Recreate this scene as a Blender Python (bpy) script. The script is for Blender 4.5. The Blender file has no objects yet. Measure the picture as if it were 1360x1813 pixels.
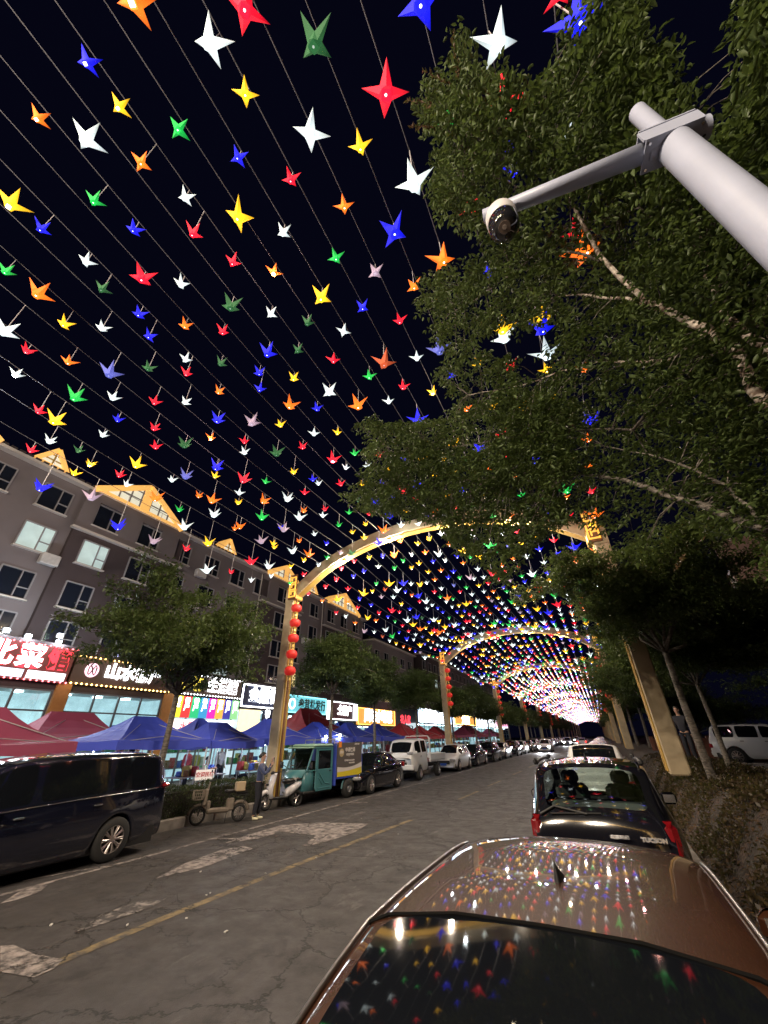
import bpy, bmesh, math, random
import numpy as np
from mathutils import Vector, Matrix

random.seed(7); RNG = np.random.default_rng(7)
S = bpy.context.scene
COL = S.collection
PI = math.pi

# ------------------------------------------------------------------ camera
FPX, EYE = 671.0, 2.0
def _n(v): return v / np.linalg.norm(v)
CY = _n(np.array([385.0, 393.5, FPX])); _vz = np.array([-20.0, -1123.5, FPX])
CZ = _n(_vz - _vz.dot(CY) * CY); CX = np.cross(CY, CZ)
cam_d = bpy.data.cameras.new('camera'); cam = bpy.data.objects.new('camera', cam_d); COL.objects.link(cam)
cam_d.sensor_width = 36.0; cam_d.lens = FPX / 1813.0 * 36.0
cam_d.clip_start = 0.05; cam_d.clip_end = 2000
_m = Matrix(((CX[0], -CX[1], -CX[2]), (CY[0], -CY[1], -CY[2]), (CZ[0], -CZ[1], -CZ[2]))).to_4x4()
_m.translation = (0, 0, EYE)
cam.matrix_world = _m
S.camera = cam

# ------------------------------------------------------------------ world: a dark night sky
W = bpy.data.worlds.new('World'); S.world = W; W.use_nodes = True
wn = W.node_tree; wn.nodes.clear()
wo = wn.nodes.new('ShaderNodeOutputWorld'); wb = wn.nodes.new('ShaderNodeBackground')
wb.inputs[0].default_value = (0.0013, 0.0014, 0.0052, 1); wb.inputs[1].default_value = 1.0
wn.links.new(wb.outputs[0], wo.inputs[0])
S.view_settings.view_transform = 'Standard'; S.view_settings.look = 'None'
S.view_settings.exposure = 0.25; S.view_settings.gamma = 1.0
try: S.view_settings.use_curve_mapping = False
except Exception: pass
S.render.engine = 'CYCLES'
S.cycles.use_denoising = True
S.cycles.max_bounces = 6; S.cycles.diffuse_bounces = 3; S.cycles.glossy_bounces = 3
S.cycles.transmission_bounces = 4; S.cycles.transparent_max_bounces = 8
S.cycles.sample_clamp_indirect = 3.0; S.cycles.caustics_reflective = False; S.cycles.caustics_refractive = False

def ray(px, py):
    d = np.array([px - 680.0, py - 906.5, FPX]); return np.array([d @ CX, d @ CY, d @ CZ])
def _at(px, py, i, v):
    r = ray(px, py); o = np.array([0, 0, EYE]); return o + r * ((v - o[i]) / r[i])
def at_x(px, py, x): return _at(px, py, 0, x)
def at_y(px, py, y): return _at(px, py, 1, y)
def at_z(px, py, z=0.0): return _at(px, py, 2, z)
def proj(p):
    w = np.array(p, float) - np.array([0, 0, EYE])
    c = w[0] * CX + w[1] * CY + w[2] * CZ
    if c[2] < 0.05: return (-9999, -9999, -1)
    return (680 + FPX * c[0] / c[2], 906.5 + FPX * c[1] / c[2], c[2])

ORD = ['first', 'second', 'third', 'fourth', 'fifth', 'sixth', 'seventh', 'eighth', 'ninth', 'tenth', 'eleventh', 'twelfth', 'thirteenth', 'fourteenth', 'fifteenth', 'sixteenth', 'seventeenth', 'eighteenth', 'nineteenth', 'twentieth', 'twenty-first', 'twenty-second', 'twenty-third']
# ------------------------------------------------------------------ materials
MATS = {}
def mat(name, col, rough=0.6, metal=0.0, emis=None, es=0.0, noise=0.0, nscale=8.0, bump=0.0, bscale=40.0,
        coat=0.0, spec=0.5, trans=0.0, alpha=1.0, sheen=0.0, sample=True):
    if name in MATS: return MATS[name]
    m = bpy.data.materials.new(name); m.use_nodes = True; t = m.node_tree
    b = t.nodes['Principled BSDF']
    b.inputs['Base Color'].default_value = (*col, 1); b.inputs['Roughness'].default_value = rough
    b.inputs['Metallic'].default_value = metal; b.inputs['Coat Weight'].default_value = coat
    b.inputs['Coat Roughness'].default_value = 0.03
    b.inputs['Specular IOR Level'].default_value = spec
    b.inputs['Transmission Weight'].default_value = trans
    b.inputs['Alpha'].default_value = alpha
    b.inputs['Sheen Weight'].default_value = sheen
    if emis: b.inputs['Emission Color'].default_value = (*emis, 1); b.inputs['Emission Strength'].default_value = es
    if noise > 0 or bump > 0:
        tc = t.nodes.new('ShaderNodeTexCoord')
    if noise > 0:
        n = t.nodes.new('ShaderNodeTexNoise'); n.inputs['Scale'].default_value = nscale; n.inputs['Detail'].default_value = 6
        t.links.new(tc.outputs['Object'], n.inputs['Vector'])
        mx = t.nodes.new('ShaderNodeMix'); mx.data_type = 'RGBA'; mx.blend_type = 'MULTIPLY'
        mx.inputs['Factor'].default_value = 1.0; mx.inputs[6].default_value = (*col, 1)
        rp = t.nodes.new('ShaderNodeMapRange'); rp.inputs[1].default_value = 0.3; rp.inputs[2].default_value = 0.7
        rp.inputs[3].default_value = 1 - noise; rp.inputs[4].default_value = 1.0
        t.links.new(n.outputs[0], rp.inputs[0]); t.links.new(rp.outputs[0], mx.inputs[7])
        t.links.new(mx.outputs[2], b.inputs['Base Color'])
    if bump > 0:
        n2 = t.nodes.new('ShaderNodeTexNoise'); n2.inputs['Scale'].default_value = bscale; n2.inputs['Detail'].default_value = 4
        t.links.new(tc.outputs['Object'], n2.inputs['Vector'])
        bp = t.nodes.new('ShaderNodeBump'); bp.inputs['Strength'].default_value = bump; bp.inputs['Distance'].default_value = 0.02
        t.links.new(n2.outputs[0], bp.inputs['Height']); t.links.new(bp.outputs[0], b.inputs['Normal'])
    if not sample: m.cycles.emission_sampling = 'NONE'
    MATS[name] = m; return m

def lamp_mat(name, col, es, sample=True):
    if name in MATS: return MATS[name]
    m = bpy.data.materials.new(name); m.use_nodes = True; t = m.node_tree; t.nodes.clear()
    o = t.nodes.new('ShaderNodeOutputMaterial'); e = t.nodes.new('ShaderNodeEmission')
    e.inputs[0].default_value = (*col, 1); e.inputs[1].default_value = es
    t.links.new(e.outputs[0], o.inputs[0])
    if not sample: m.cycles.emission_sampling = 'NONE'
    MATS[name] = m; return m

# ------------------------------------------------------------------ object helpers
def tag(o, label=None, cat=None, group=None, kind=None):
    if label: o['label'] = label
    if cat: o['category'] = cat
    if group: o['group'] = group
    if kind: o['kind'] = kind
    return o
def empty(name, loc, rz=0.0, label=None, cat=None, group=None):
    o = bpy.data.objects.new(name, None); COL.objects.link(o); o.empty_display_size = 0.2
    o.location = loc; o.rotation_euler = (0, 0, rz)
    return tag(o, label, cat, group)
def mk(name, verts, faces, mats, parent=None, fm=None, smooth=False, world=False, kind=None, loc=None):
    me = bpy.data.meshes.new(name)
    if world and parent is not None:
        r = parent
        inv = Matrix.Translation(r.location) @ Matrix.Rotation(r.rotation_euler[2], 4, 'Z'); inv.invert()
        if r.parent is not None:
            q = r.parent; i2 = (Matrix.Translation(q.location) @ Matrix.Rotation(q.rotation_euler[2], 4, 'Z')).inverted()
            inv = inv @ i2
        verts = [tuple(inv @ Vector(v)) for v in verts]
    me.from_pydata([tuple(map(float, v)) for v in verts], [], [tuple(map(int, f)) for f in faces]); me.update()
    if not isinstance(mats, (list, tuple)): mats = [mats]
    for m in mats: me.materials.append(m)
    if fm is not None: me.polygons.foreach_set('material_index', np.array(fm, dtype=np.int32))
    if smooth: me.polygons.foreach_set('use_smooth', np.ones(len(me.polygons), dtype=bool))
    o = bpy.data.objects.new(name, me); COL.objects.link(o)
    if parent is not None: o.parent = parent
    if loc is not None: o.location = loc
    if kind: o['kind'] = kind
    return o

class MB:
    def __init__(s): s.v = []; s.f = []; s.m = []; s.mi = 0
    def add(s, vs, fs):
        n = len(s.v); s.v += [tuple(v) for v in vs]; s.f += [tuple(i + n for i in f) for f in fs]; s.m += [s.mi] * len(fs); return s
    def box(s, c, d, rz=0.0, rx=0.0, ry=0.0):
        a, b, e = d[0] / 2, d[1] / 2, d[2] / 2
        R = Matrix.Rotation(rz, 3, 'Z') @ Matrix.Rotation(ry, 3, 'Y') @ Matrix.Rotation(rx, 3, 'X')
        c = Vector(c)
        vs = [c + R @ Vector(p) for p in ((-a, -b, -e), (a, -b, -e), (a, b, -e), (-a, b, -e), (-a, -b, e), (a, -b, e), (a, b, e), (-a, b, e))]
        return s.add(vs, [(0, 3, 2, 1), (4, 5, 6, 7), (0, 1, 5, 4), (1, 2, 6, 5), (2, 3, 7, 6), (3, 0, 4, 7)])
    def bbox(s, a, b):
        return s.box([(a[i] + b[i]) / 2 for i in range(3)], [abs(b[i] - a[i]) for i in range(3)])
    def cbox(s, c, d, bev=0.02, rz=0.0):     # box with chamfered edges (octagonal plan + top chamfer)
        a, b, e = d[0] / 2, d[1] / 2, d[2] / 2; q = min(bev, a * .9, b * .9, e * .9)
        def ring(z, k):
            A, B, Q = a - k, b - k, q
            return [(-A + Q, -B, z), (A - Q, -B, z), (A, -B + Q, z), (A, B - Q, z), (A - Q, B, z), (-A + Q, B, z), (-A, B - Q, z), (-A, -B + Q, z)]
        rings = [ring(-e, q), ring(-e + q, 0), ring(e - q, 0), ring(e, q)]
        R = Matrix.Rotation(rz, 3, 'Z'); c = Vector(c)
        vs = [c + R @ Vector(p) for r in rings for p in r]
        fs = [(i * 8 + j, i * 8 + (j + 1) % 8, (i + 1) * 8 + (j + 1) % 8, (i + 1) * 8 + j) for i in range(3) for j in range(8)]
        fs += [tuple(range(7, -1, -1)), tuple(range(24, 32))]
        return s.add(vs, fs)
    def tube(s, pts, r, n=8, cap=True):
        pts = [Vector(p) for p in pts]; k = len(pts)
        rs = r if isinstance(r, (list, tuple)) else [r] * k
        up = None; vs = []
        for i, p in enumerate(pts):
            t = (pts[min(i + 1, k - 1)] - pts[max(i - 1, 0)])
            if t.length < 1e-9: t = Vector((0, 0, 1))
            t.normalize()
            if up is None:
                up = Vector((0, 0, 1)) if abs(t.z) < .9 else Vector((1, 0, 0))
            a = t.cross(up).normalized(); b = a.cross(t).normalized(); up = b
            for j in range(n):
                th = 2 * PI * j / n; vs.append(p + (a * math.cos(th) + b * math.sin(th)) * rs[i])
        fs = [(i * n + j, i * n + (j + 1) % n, (i + 1) * n + (j + 1) % n, (i + 1) * n + j) for i in range(k - 1) for j in range(n)]
        if cap: fs += [tuple(range(n - 1, -1, -1)), tuple(range((k - 1) * n, k * n))]
        return s.add(vs, fs)
    def lathe(s, prof, c=(0, 0, 0), n=16, axis='Z'):
        vs = []
        for (r, z) in prof:
            for j in range(n):
                th = 2 * PI * j / n; x, y = r * math.cos(th), r * math.sin(th)
                p = (x, y, z) if axis == 'Z' else ((z, x, y) if axis == 'X' else (x, z, y))
                vs.append((p[0] + c[0], p[1] + c[1], p[2] + c[2]))
        k = len(prof)
        fs = [(i * n + j, i * n + (j + 1) % n, (i + 1) * n + (j + 1) % n, (i + 1) * n + j) for i in range(k - 1) for j in range(n)]
        return s.add(vs, fs)
    def ball(s, c, r, n=10, sz=1.0):
        m = max(4, n // 2)
        return s.lathe([(max(1e-4, r * math.sin(PI * i / m)), -r * sz * math.cos(PI * i / m)) for i in range(m + 1)], c, n)
    def prism(s, poly, z0, z1):
        n = len(poly); vs = [(x, y, z0) for x, y in poly] + [(x, y, z1) for x, y in poly]
        return s.add(vs, [tuple(range(n - 1, -1, -1)), tuple(range(n, 2 * n))] + [(i, (i + 1) % n, n + (i + 1) % n, n + i) for i in range(n)])
    def plate(s, poly3, thick):                 # planar polygon with thickness along its normal
        P = [Vector(p) for p in poly3]; nn = Vector((0, 0, 0))
        for i in range(len(P)): nn += P[i].cross(P[(i + 1) % len(P)])
        nn.normalize(); n = len(P)
        return s.add(P + [p - nn * thick for p in P], [tuple(range(n)), tuple(range(2 * n - 1, n - 1, -1))] + [(i, n + i, n + (i + 1) % n, (i + 1) % n) for i in range(n)])
    def build(s, name, mats, parent=None, smooth=False, world=False, kind=None, loc=None):
        return mk(name, s.v, s.f, mats, parent, s.m if isinstance(mats, (list, tuple)) else None, smooth, world, kind, loc)

def smooth_angle(o, deg=40):
    me = o.data
    me.polygons.foreach_set('use_smooth', np.ones(len(me.polygons), dtype=bool))
    bm = bmesh.new(); bm.from_mesh(me)
    for e in bm.edges:
        if len(e.link_faces) == 2 and e.calc_face_angle(0) > math.radians(deg): e.smooth = False
    bm.to_mesh(me); bm.free()
    return o
def children(o): return [c for c in KIDS.get(o.name, [])]
def copy_tree(o, parent=None):
    c = o.copy(); COL.objects.link(c)
    if parent is not None: c.parent = parent
    for ch in list(o.children): copy_tree(ch, c)
    return c
def point(name, loc, watt, col, r=0.1, parent=None):
    l = bpy.data.lights.new(name, 'POINT'); l.energy = watt; l.color = col; l.shadow_soft_size = r
    o = bpy.data.objects.new(name, l); COL.objects.link(o); o.location = loc
    if parent is not None: o.parent = parent
    return o
def text_mesh(txt, size, mats, parent, loc, rot, ext=0.01, bold=0.0, name='lettering', sx=1.0, align='CENTER'):
    c = bpy.data.curves.new(name, 'FONT'); c.body = txt; c.size = size; c.extrude = ext; c.offset = bold
    c.align_x = align; c.align_y = 'CENTER'; c.resolution_u = 2
    o = bpy.data.objects.new(name, c); COL.objects.link(o)
    bpy.context.view_layer.update()
    me = bpy.data.meshes.new_from_object(o.evaluated_get(bpy.context.evaluated_depsgraph_get()))
    bpy.data.objects.remove(o); bpy.data.curves.remove(c)
    me.materials.clear(); me.materials.append(mats)
    q = bpy.data.objects.new(name, me); COL.objects.link(q); q.parent = parent
    q.location = loc; q.rotation_euler = rot; q.scale = (sx, 1, 1)
    return q
# ------------------------------------------------------------------ ground, road, bank
def nodes_mat(name):
    m = bpy.data.materials.new(name); m.use_nodes = True; MATS[name] = m
    return m, m.node_tree, m.node_tree.nodes['Principled BSDF']
def N(t, typ, **kw):
    n = t.nodes.new(typ)
    for k, v in kw.items():
        if k in n.inputs: n.inputs[k].default_value = v
        else: setattr(n, k, v)
    return n
def mixc(t, fac, a, b, bt='MIX'):
    mx = t.nodes.new('ShaderNodeMix'); mx.data_type = 'RGBA'; mx.blend_type = bt
    if isinstance(fac, (int, float)): mx.inputs['Factor'].default_value = fac
    else: t.links.new(fac, mx.inputs['Factor'])
    for i, v in ((6, a), (7, b)):
        if isinstance(v, tuple): mx.inputs[i].default_value = (*v, 1)
        else: t.links.new(v, mx.inputs[i])
    return mx.outputs[2]
def mrange(t, src, a, b, c=0.0, d=1.0):
    r = t.nodes.new('ShaderNodeMapRange'); r.inputs[1].default_value = a; r.inputs[2].default_value = b
    r.inputs[3].default_value = c; r.inputs[4].default_value = d; t.links.new(src, r.inputs[0]); return r.outputs[0]

def asphalt_nodes(t):
    tc = N(t, 'ShaderNodeTexCoord'); P = tc.outputs['Object']
    big = N(t, 'ShaderNodeTexNoise', Scale=0.55, Detail=5.0, Roughness=0.6); t.links.new(P, big.inputs['Vector'])
    mid = N(t, 'ShaderNodeTexNoise', Scale=2.6, Detail=8.0, Roughness=0.65); t.links.new(P, mid.inputs['Vector'])
    fine = N(t, 'ShaderNodeTexNoise', Scale=90.0, Detail=3.0); t.links.new(P, fine.inputs['Vector'])
    warp = N(t, 'ShaderNodeTexNoise', Scale=1.3, Detail=5.0, Roughness=0.7); t.links.new(P, warp.inputs['Vector'])
    sc = N(t, 'ShaderNodeVectorMath', operation='SCALE'); sc.inputs['Scale'].default_value = 1.1; t.links.new(warp.outputs['Color'], sc.inputs[0])
    ad = N(t, 'ShaderNodeVectorMath', operation='ADD'); t.links.new(P, ad.inputs[0]); t.links.new(sc.outputs[0], ad.inputs[1])
    cols = []
    for s, w in ((0.42, 0.011), (1.1, 0.017)):
        v = N(t, 'ShaderNodeTexVoronoi', feature='DISTANCE_TO_EDGE'); v.inputs['Scale'].default_value = s
        t.links.new(ad.outputs[0], v.inputs['Vector']); cols.append(mrange(t, v.outputs['Distance'], w * 0.4, w, 1.0, 0.0))
    cm = N(t, 'ShaderNodeTexNoise', Scale=0.7, Detail=2.0); t.links.new(P, cm.inputs['Vector'])
    gate = mrange(t, cm.outputs[0], 0.45, 0.55)
    m1 = N(t, 'ShaderNodeMath', operation='MULTIPLY'); t.links.new(cols[1], m1.inputs[0]); t.links.new(gate, m1.inputs[1])
    crack = N(t, 'ShaderNodeMath', operation='MAXIMUM'); t.links.new(cols[0], crack.inputs[0]); t.links.new(m1.outputs[0], crack.inputs[1])
    c = mixc(t, mrange(t, mid.outputs[0], 0.35, 0.7), (0.036, 0.032, 0.033), (0.078, 0.071, 0.072))
    c = mixc(t, mrange(t, big.outputs[0], 0.42, 0.6), c, mixc(t, 0.55, c, (0.036, 0.032, 0.031)))
    c = mixc(t, mrange(t, fine.outputs[0], 0.3, 0.7, 0.0, 0.35), c, (0.05, 0.048, 0.046))
    st_ = N(t, 'ShaderNodeTexNoise', Scale=1.6, Detail=7.0, Roughness=0.72, Distortion=0.6); t.links.new(P, st_.inputs['Vector'])
    c = mixc(t, mrange(t, st_.outputs[0], 0.56, 0.64, 0.0, 0.75), c, (0.022, 0.020, 0.021))
    pl = N(t, 'ShaderNodeTexNoise', Scale=0.9, Detail=8.0, Roughness=0.75); pm = N(t, 'ShaderNodeMapping'); pm.inputs['Location'].default_value = (7, 3, 0); pm.inputs['Scale'].default_value = (1.6, .5, 1); t.links.new(P, pm.inputs[0]); t.links.new(pm.outputs[0], pl.inputs['Vector'])
    c = mixc(t, mrange(t, pl.outputs[0], 0.58, 0.66, 0.0, 0.55), c, (0.17, 0.155, 0.15))
    h = N(t, 'ShaderNodeMath', operation='SUBTRACT'); t.links.new(fine.outputs[0], h.inputs[0]); t.links.new(crack.outputs[0], h.inputs[1])
    return P, c, crack.outputs[0], h.outputs[0], mid.outputs[0]

m, t, b = nodes_mat('asphalt')
P_, c_, crack_, h_, mid_ = asphalt_nodes(t)
t.links.new(mixc(t, crack_, c_, (0.012, 0.011, 0.01)), b.inputs['Base Color'])
t.links.new(mrange(t, mid_, 0.3, 0.7, 0.78, 0.55), b.inputs['Roughness'])
bp = N(t, 'ShaderNodeBump', Strength=0.55, Distance=0.015); t.links.new(h_, bp.inputs['Height']); t.links.new(bp.outputs[0], b.inputs['Normal'])

def paint_mat(name, col, lo, hi):
    m, t, b = nodes_mat(name)
    P_, c_, crack_, h_, mid_ = asphalt_nodes(t)
    w = N(t, 'ShaderNodeTexNoise', Scale=5.0, Detail=9.0, Roughness=0.7); t.links.new(P_, w.inputs['Vector'])
    fac = mrange(t, w.outputs[0], lo, hi)
    cc = mixc(t, fac, c_, col)
    t.links.new(mixc(t, crack_, cc, (0.015, 0.013, 0.012)), b.inputs['Base Color']); b.inputs['Roughness'].default_value = 0.7
    bp = N(t, 'ShaderNodeBump', Strength=0.5, Distance=0.012); t.links.new(h_, bp.inputs['Height']); t.links.new(bp.outputs[0], b.inputs['Normal'])
    return m
PAINT_Y = paint_mat('worn_yellow_paint', (0.24, 0.18, 0.085), 0.38, 0.60)
PAINT_W = paint_mat('worn_white_paint', (0.34, 0.30, 0.28), 0.40, 0.60)
PAINT_P = paint_mat('faint_white_paint', (0.30, 0.27, 0.25), 0.48, 0.60)

g = MB(); g.add([(-300, -60, -0.06), (300, -60, -0.06), (300, 600, -0.06), (-300, 600, -0.06)], [(0, 1, 2, 3)])
g.build('ground', mat('ground_soil', (0.05, 0.045, 0.04), 0.9), kind='structure')
g = MB(); g.add([(-11.2, -40, 0), (1.1, -40, 0), (1.1, 420, 0), (-11.2, 420, 0)], [(0, 1, 2, 3)])
g.build('road', MATS['asphalt'], kind='structure')

def strip(name, pts, w, m, z=0.004, label=None):
    g = MB(); g.v = []; P = [Vector((p[0], p[1], 0)) for p in pts]
    vs = []
    for i, p in enumerate(P):
        d = (P[min(i + 1, len(P) - 1)] - P[max(i - 1, 0)]).normalized(); nrm = Vector((-d.y, d.x, 0)) * w / 2
        vs += [(p.x - nrm.x, p.y - nrm.y, z), (p.x + nrm.x, p.y + nrm.y, z)]
    g.add(vs, [(2 * i, 2 * i + 2, 2 * i + 3, 2 * i + 1) for i in range(len(P) - 1)])
    return g.build(name, m, kind='structure')
def gp(px, py): return tuple(at_z(px, py, 0)[:2])
strip('yellow_lane_line', [gp(75, 1716), gp(300, 1622), gp(500, 1541), gp(640, 1486), gp(728, 1452)], 0.15, PAINT_Y)
for a, bb in ((17.0, 19.6), (21.6, 24.4), (28, 31), (34.5, 37.5), (41, 44), (48, 51), (55, 58), (62, 65), (69, 72)):
    strip('yellow_lane_dash', [(-5.33, a), (-5.28, bb)], 0.14, PAINT_Y)
strip('white_parking_line', [(-8.95, 3.2), (-8.9, 10), (-8.85, 30), (-8.8, 90)], 0.11, PAINT_W)
for yy in (8.7, 14.9, 17.0, 21.6, 27.6, 33.6, 39.6, 45.6, 51.6, 58):
    strip('white_bay_line', [(-8.9, yy), (-8.2, yy + .25)], 0.12, PAINT_W, 0.008)
def poly(name, px, m, z=0.006):
    P = [gp(*p) for p in px]; g = MB(); g.add([(x, y, z) for x, y in P], [tuple(range(len(P)))])
    me = g.build(name, m, kind='structure'); bm = bmesh.new(); bm.from_mesh(me.data); bmesh.ops.triangulate(bm, faces=bm.faces[:]); bm.normal_update()
    for f in bm.faces:
        if f.normal.z < 0: f.normal_flip()
    bm.to_mesh(me.data); bm.free(); return me
poly('white_arrow_marking', [(398, 1493), (440, 1478), (500, 1461), (575, 1456), (652, 1459), (628, 1474), (600, 1484), (545, 1499), (537, 1497), (560, 1480), (500, 1473), (455, 1486)], PAINT_W)
poly('white_arrow_marking', [(276, 1556), (330, 1528), (390, 1506), (432, 1498), (448, 1503), (412, 1516), (362, 1536)], PAINT_W)
poly('white_stop_mark', [(0, 1676), (24, 1674), (60, 1690), (112, 1700), (96, 1716), (60, 1732), (0, 1722)], PAINT_W)
poly('faint_white_patch', [(180, 1620), (240, 1598), (300, 1588), (270, 1606), (225, 1622), (130, 1654)], PAINT_P)
poly('white_arrow_marking', [(0, 1601), (30, 1582), (60, 1568), (84, 1568), (70, 1580), (30, 1594)], PAINT_W, 0.007)
strip('faint_white_line', [gp(40, 1560), gp(120, 1545), gp(200, 1532)], 0.06, PAINT_W)

# right bank: raised bed behind the right kerb, fallen leaves on it
def bank_z(x, y):
    u = min(1, max(0, (x - 0.98) / 0.85)); u = u * u * (3 - 2 * u)
    w = min(1, max(0, (x - 3.1) / 2.0)); w = w * w * (3 - 2 * w)
    return 0.16 + 0.93 * u - 0.58 * w + 0.05 * (1 - w) * math.sin(x * 1.7 + y * .6) * min(1, max(0, x - 1.2)) + 0.02 * math.sin(y * 2.3 + x * 3.1) * u
xs = [0.98, 1.05, 1.15, 1.25, 1.35, 1.45, 1.55, 1.65, 1.75, 1.9, 2.1, 2.4, 2.8, 3.3, 4, 5, 6, 8, 10, 14, 20, 30, 60, 120]
ys = [-8 + i * 0.5 for i in range(70)] + [27 + i * 3 for i in range(60)] + [220, 300, 420]
vs = [(x, y, bank_z(x, y)) for y in ys for x in xs]; nx = len(xs)
fs = [(j * nx + i, j * nx + i + 1, (j + 1) * nx + i + 1, (j + 1) * nx + i) for j in range(len(ys) - 1) for i in range(nx - 1)]
m, t, b = nodes_mat('leaf_litter_soil')
tc = N(t, 'ShaderNodeTexCoord'); v = N(t, 'ShaderNodeTexVoronoi', Scale=14.0); t.links.new(tc.outputs['Object'], v.inputs['Vector'])
nz = N(t, 'ShaderNodeTexNoise', Scale=3.0, Detail=6.0); t.links.new(tc.outputs['Object'], nz.inputs['Vector'])
c = mixc(t, mrange(t, v.outputs['Color'], 0.1, 0.9), (0.02, 0.013, 0.01), (0.06, 0.034, 0.02))
c = mixc(t, mrange(t, nz.outputs[0], 0.4, 0.65), c, (0.03, 0.025, 0.02)); t.links.new(c, b.inputs['Base Color']); b.inputs['Roughness'].default_value = 0.85
bp = N(t, 'ShaderNodeBump', Strength=0.8, Distance=0.04); t.links.new(v.outputs['Distance'], bp.inputs['Height']); t.links.new(bp.outputs[0], b.inputs['Normal'])
mk('planted_bank', vs, fs, m, smooth=True, kind='structure')

# sidewalk on the left with paving joints as geometry near the camera
STONE = mat('kerb_concrete', (0.30, 0.27, 0.24), 0.85, noise=0.45, nscale=5, bump=0.3, bscale=60)
g = MB(); g.bbox((-23.4, -30, -0.02), (-11.85, 420, 0.13)); g.build('sidewalk', mat('paving_dark', (0.16, 0.15, 0.14), 0.7, noise=0.4, nscale=2.0, bump=0.2), kind='structure')
g = MB(); g.bbox((-11.85, -30, -0.02), (-11.02, 420, 0.12)); g.build('planting_bed', mat('bed_soil', (0.045, 0.035, 0.025), 0.95, noise=.5), kind='structure')
k = empty('kerb', (-10.9, 0, 0)); k['kind'] = 'structure'
gk = MB(); gk.cbox((0, 0, 0.03), (0.16, 0.985, 0.36), 0.02); st0 = None
for i in range(60):
    y = -4 + i
    if st0 is None: st0 = gk.build('kerb_stone', STONE, k); o = st0
    else: o = st0.copy(); COL.objects.link(o)
    o.location = (random.uniform(-.006, .006), y, random.uniform(-.006, .006) + 0.02); o.rotation_euler = (0, random.uniform(-.01, .01), random.uniform(-.008, .008))
g = MB(); g.bbox((-10.98, 56, -0.1), (-10.82, 420, 0.2)); g.build('distant_kerb', STONE, kind='structure')
k = empty('kerb', (0.9, 0, 0)); k['kind'] = 'structure'
for i in range(60):
    o = st0.copy(); COL.objects.link(o); o.parent = k; o.location = (random.uniform(-.006, .006), -4 + i, random.uniform(-.006, .006))
g = MB(); g.bbox((0.82, 56, -0.1), (0.98, 420, 0.19)); g.build('distant_kerb', STONE, kind='structure')

# ------------------------------------------------------------------ leaves
def leaf_arrays(P, D, Nn, L, Wd, hexa=False):
    """arrays of folded leaves; P base points, D axis, Nn approx normal"""
    D = D / np.linalg.norm(D, axis=1, keepdims=True)
    Sd = np.cross(D, Nn); Sd /= (np.linalg.norm(Sd, axis=1, keepdims=True) + 1e-9); Up = np.cross(Sd, D)
    L = L[:, None]; Wd = Wd[:, None]; n = len(P)
    if hexa:
        V = np.stack([P, P + D * L * .33 + Sd * Wd * .5 + Up * Wd * .18, P + D * L * .7 + Sd * Wd * .34 + Up * Wd * .1 - Up * L * .04, P + D * L - Up * L * .16,
                      P + D * L * .7 - Sd * Wd * .34 + Up * Wd * .1 - Up * L * .04, P + D * L * .33 - Sd * Wd * .5 + Up * Wd * .18], axis=1)
        k = 6; F = np.array([[0, 1, 2, 3], [0, 3, 4, 5]])
    else:
        V = np.stack([P, P + D * L * .45 + Sd * Wd * .5 + Up * Wd * .15, P + D * L - Up * L * .1, P + D * L * .45 - Sd * Wd * .5 + Up * Wd * .15], axis=1)
        k = 4; F = np.array([[0, 1, 2, 3]])
    V = V.reshape(-1, 3); idx = (np.arange(n) * k)[:, None, None] + F[None]
    return V, idx.reshape(-1, 4)
def fast_mesh(name, V, Q, mats, parent=None, kind=None, mi=None):
    me = bpy.data.meshes.new(name); me.vertices.add(len(V)); me.vertices.foreach_set('co', np.asarray(V, np.float32).ravel())
    me.loops.add(Q.size); me.loops.foreach_set('vertex_index', Q.astype(np.int32).ravel())
    me.polygons.add(len(Q)); me.polygons.foreach_set('loop_start', np.arange(len(Q), dtype=np.int32) * Q.shape[1])
    if not isinstance(mats, (list, tuple)): mats = [mats]
    for m in mats: me.materials.append(m)
    if mi is not None: me.polygons.foreach_set('material_index', np.asarray(mi, np.int32))
    me.update(calc_edges=True)
    o = bpy.data.objects.new(name, me); COL.objects.link(o)
    if parent is not None: o.parent = parent
    if kind: o['kind'] = kind
    return o
def leaf_mat(name, a, bcol, rough=0.45):
    m, t, b = nodes_mat(name)
    tc = N(t, 'ShaderNodeTexCoord'); n = N(t, 'ShaderNodeTexNoise', Scale=1.3, Detail=3.0); t.links.new(tc.outputs['Object'], n.inputs['Vector'])
    wn_ = N(t, 'ShaderNodeTexNoise', Scale=22.0, Detail=1.0); t.links.new(tc.outputs['Object'], wn_.inputs['Vector'])
    c = mixc(t, mrange(t, wn_.outputs[0], 0.35, 0.65), a, bcol); c = mixc(t, mrange(t, n.outputs[0], 0.4, 0.65, 0.0, 0.6), c, tuple(x * .55 for x in a))
    t.links.new(c, b.inputs['Base Color']); b.inputs['Roughness'].default_value = rough; b.inputs['Specular IOR Level'].default_value = .35
    tr = N(t, 'ShaderNodeBsdfTranslucent'); t.links.new(mixc(t, 0.5, c, (0.09, 0.13, 0.02)), tr.inputs[0])
    ms = N(t, 'ShaderNodeMixShader'); ms.inputs[0].default_value = 0.38
    t.links.new(b.outputs[0], ms.inputs[1]); t.links.new(tr.outputs[0], ms.inputs[2])
    t.links.new(ms.outputs[0], t.nodes['Material Output'].inputs[0]); return m
LEAF = leaf_mat('green_leaves', (0.080, 0.120, 0.040), (0.115, 0.158, 0.052))
LEAF2 = leaf_mat('hedge_leaves', (0.035, 0.055, 0.022), (0.07, 0.085, 0.035))
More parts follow.
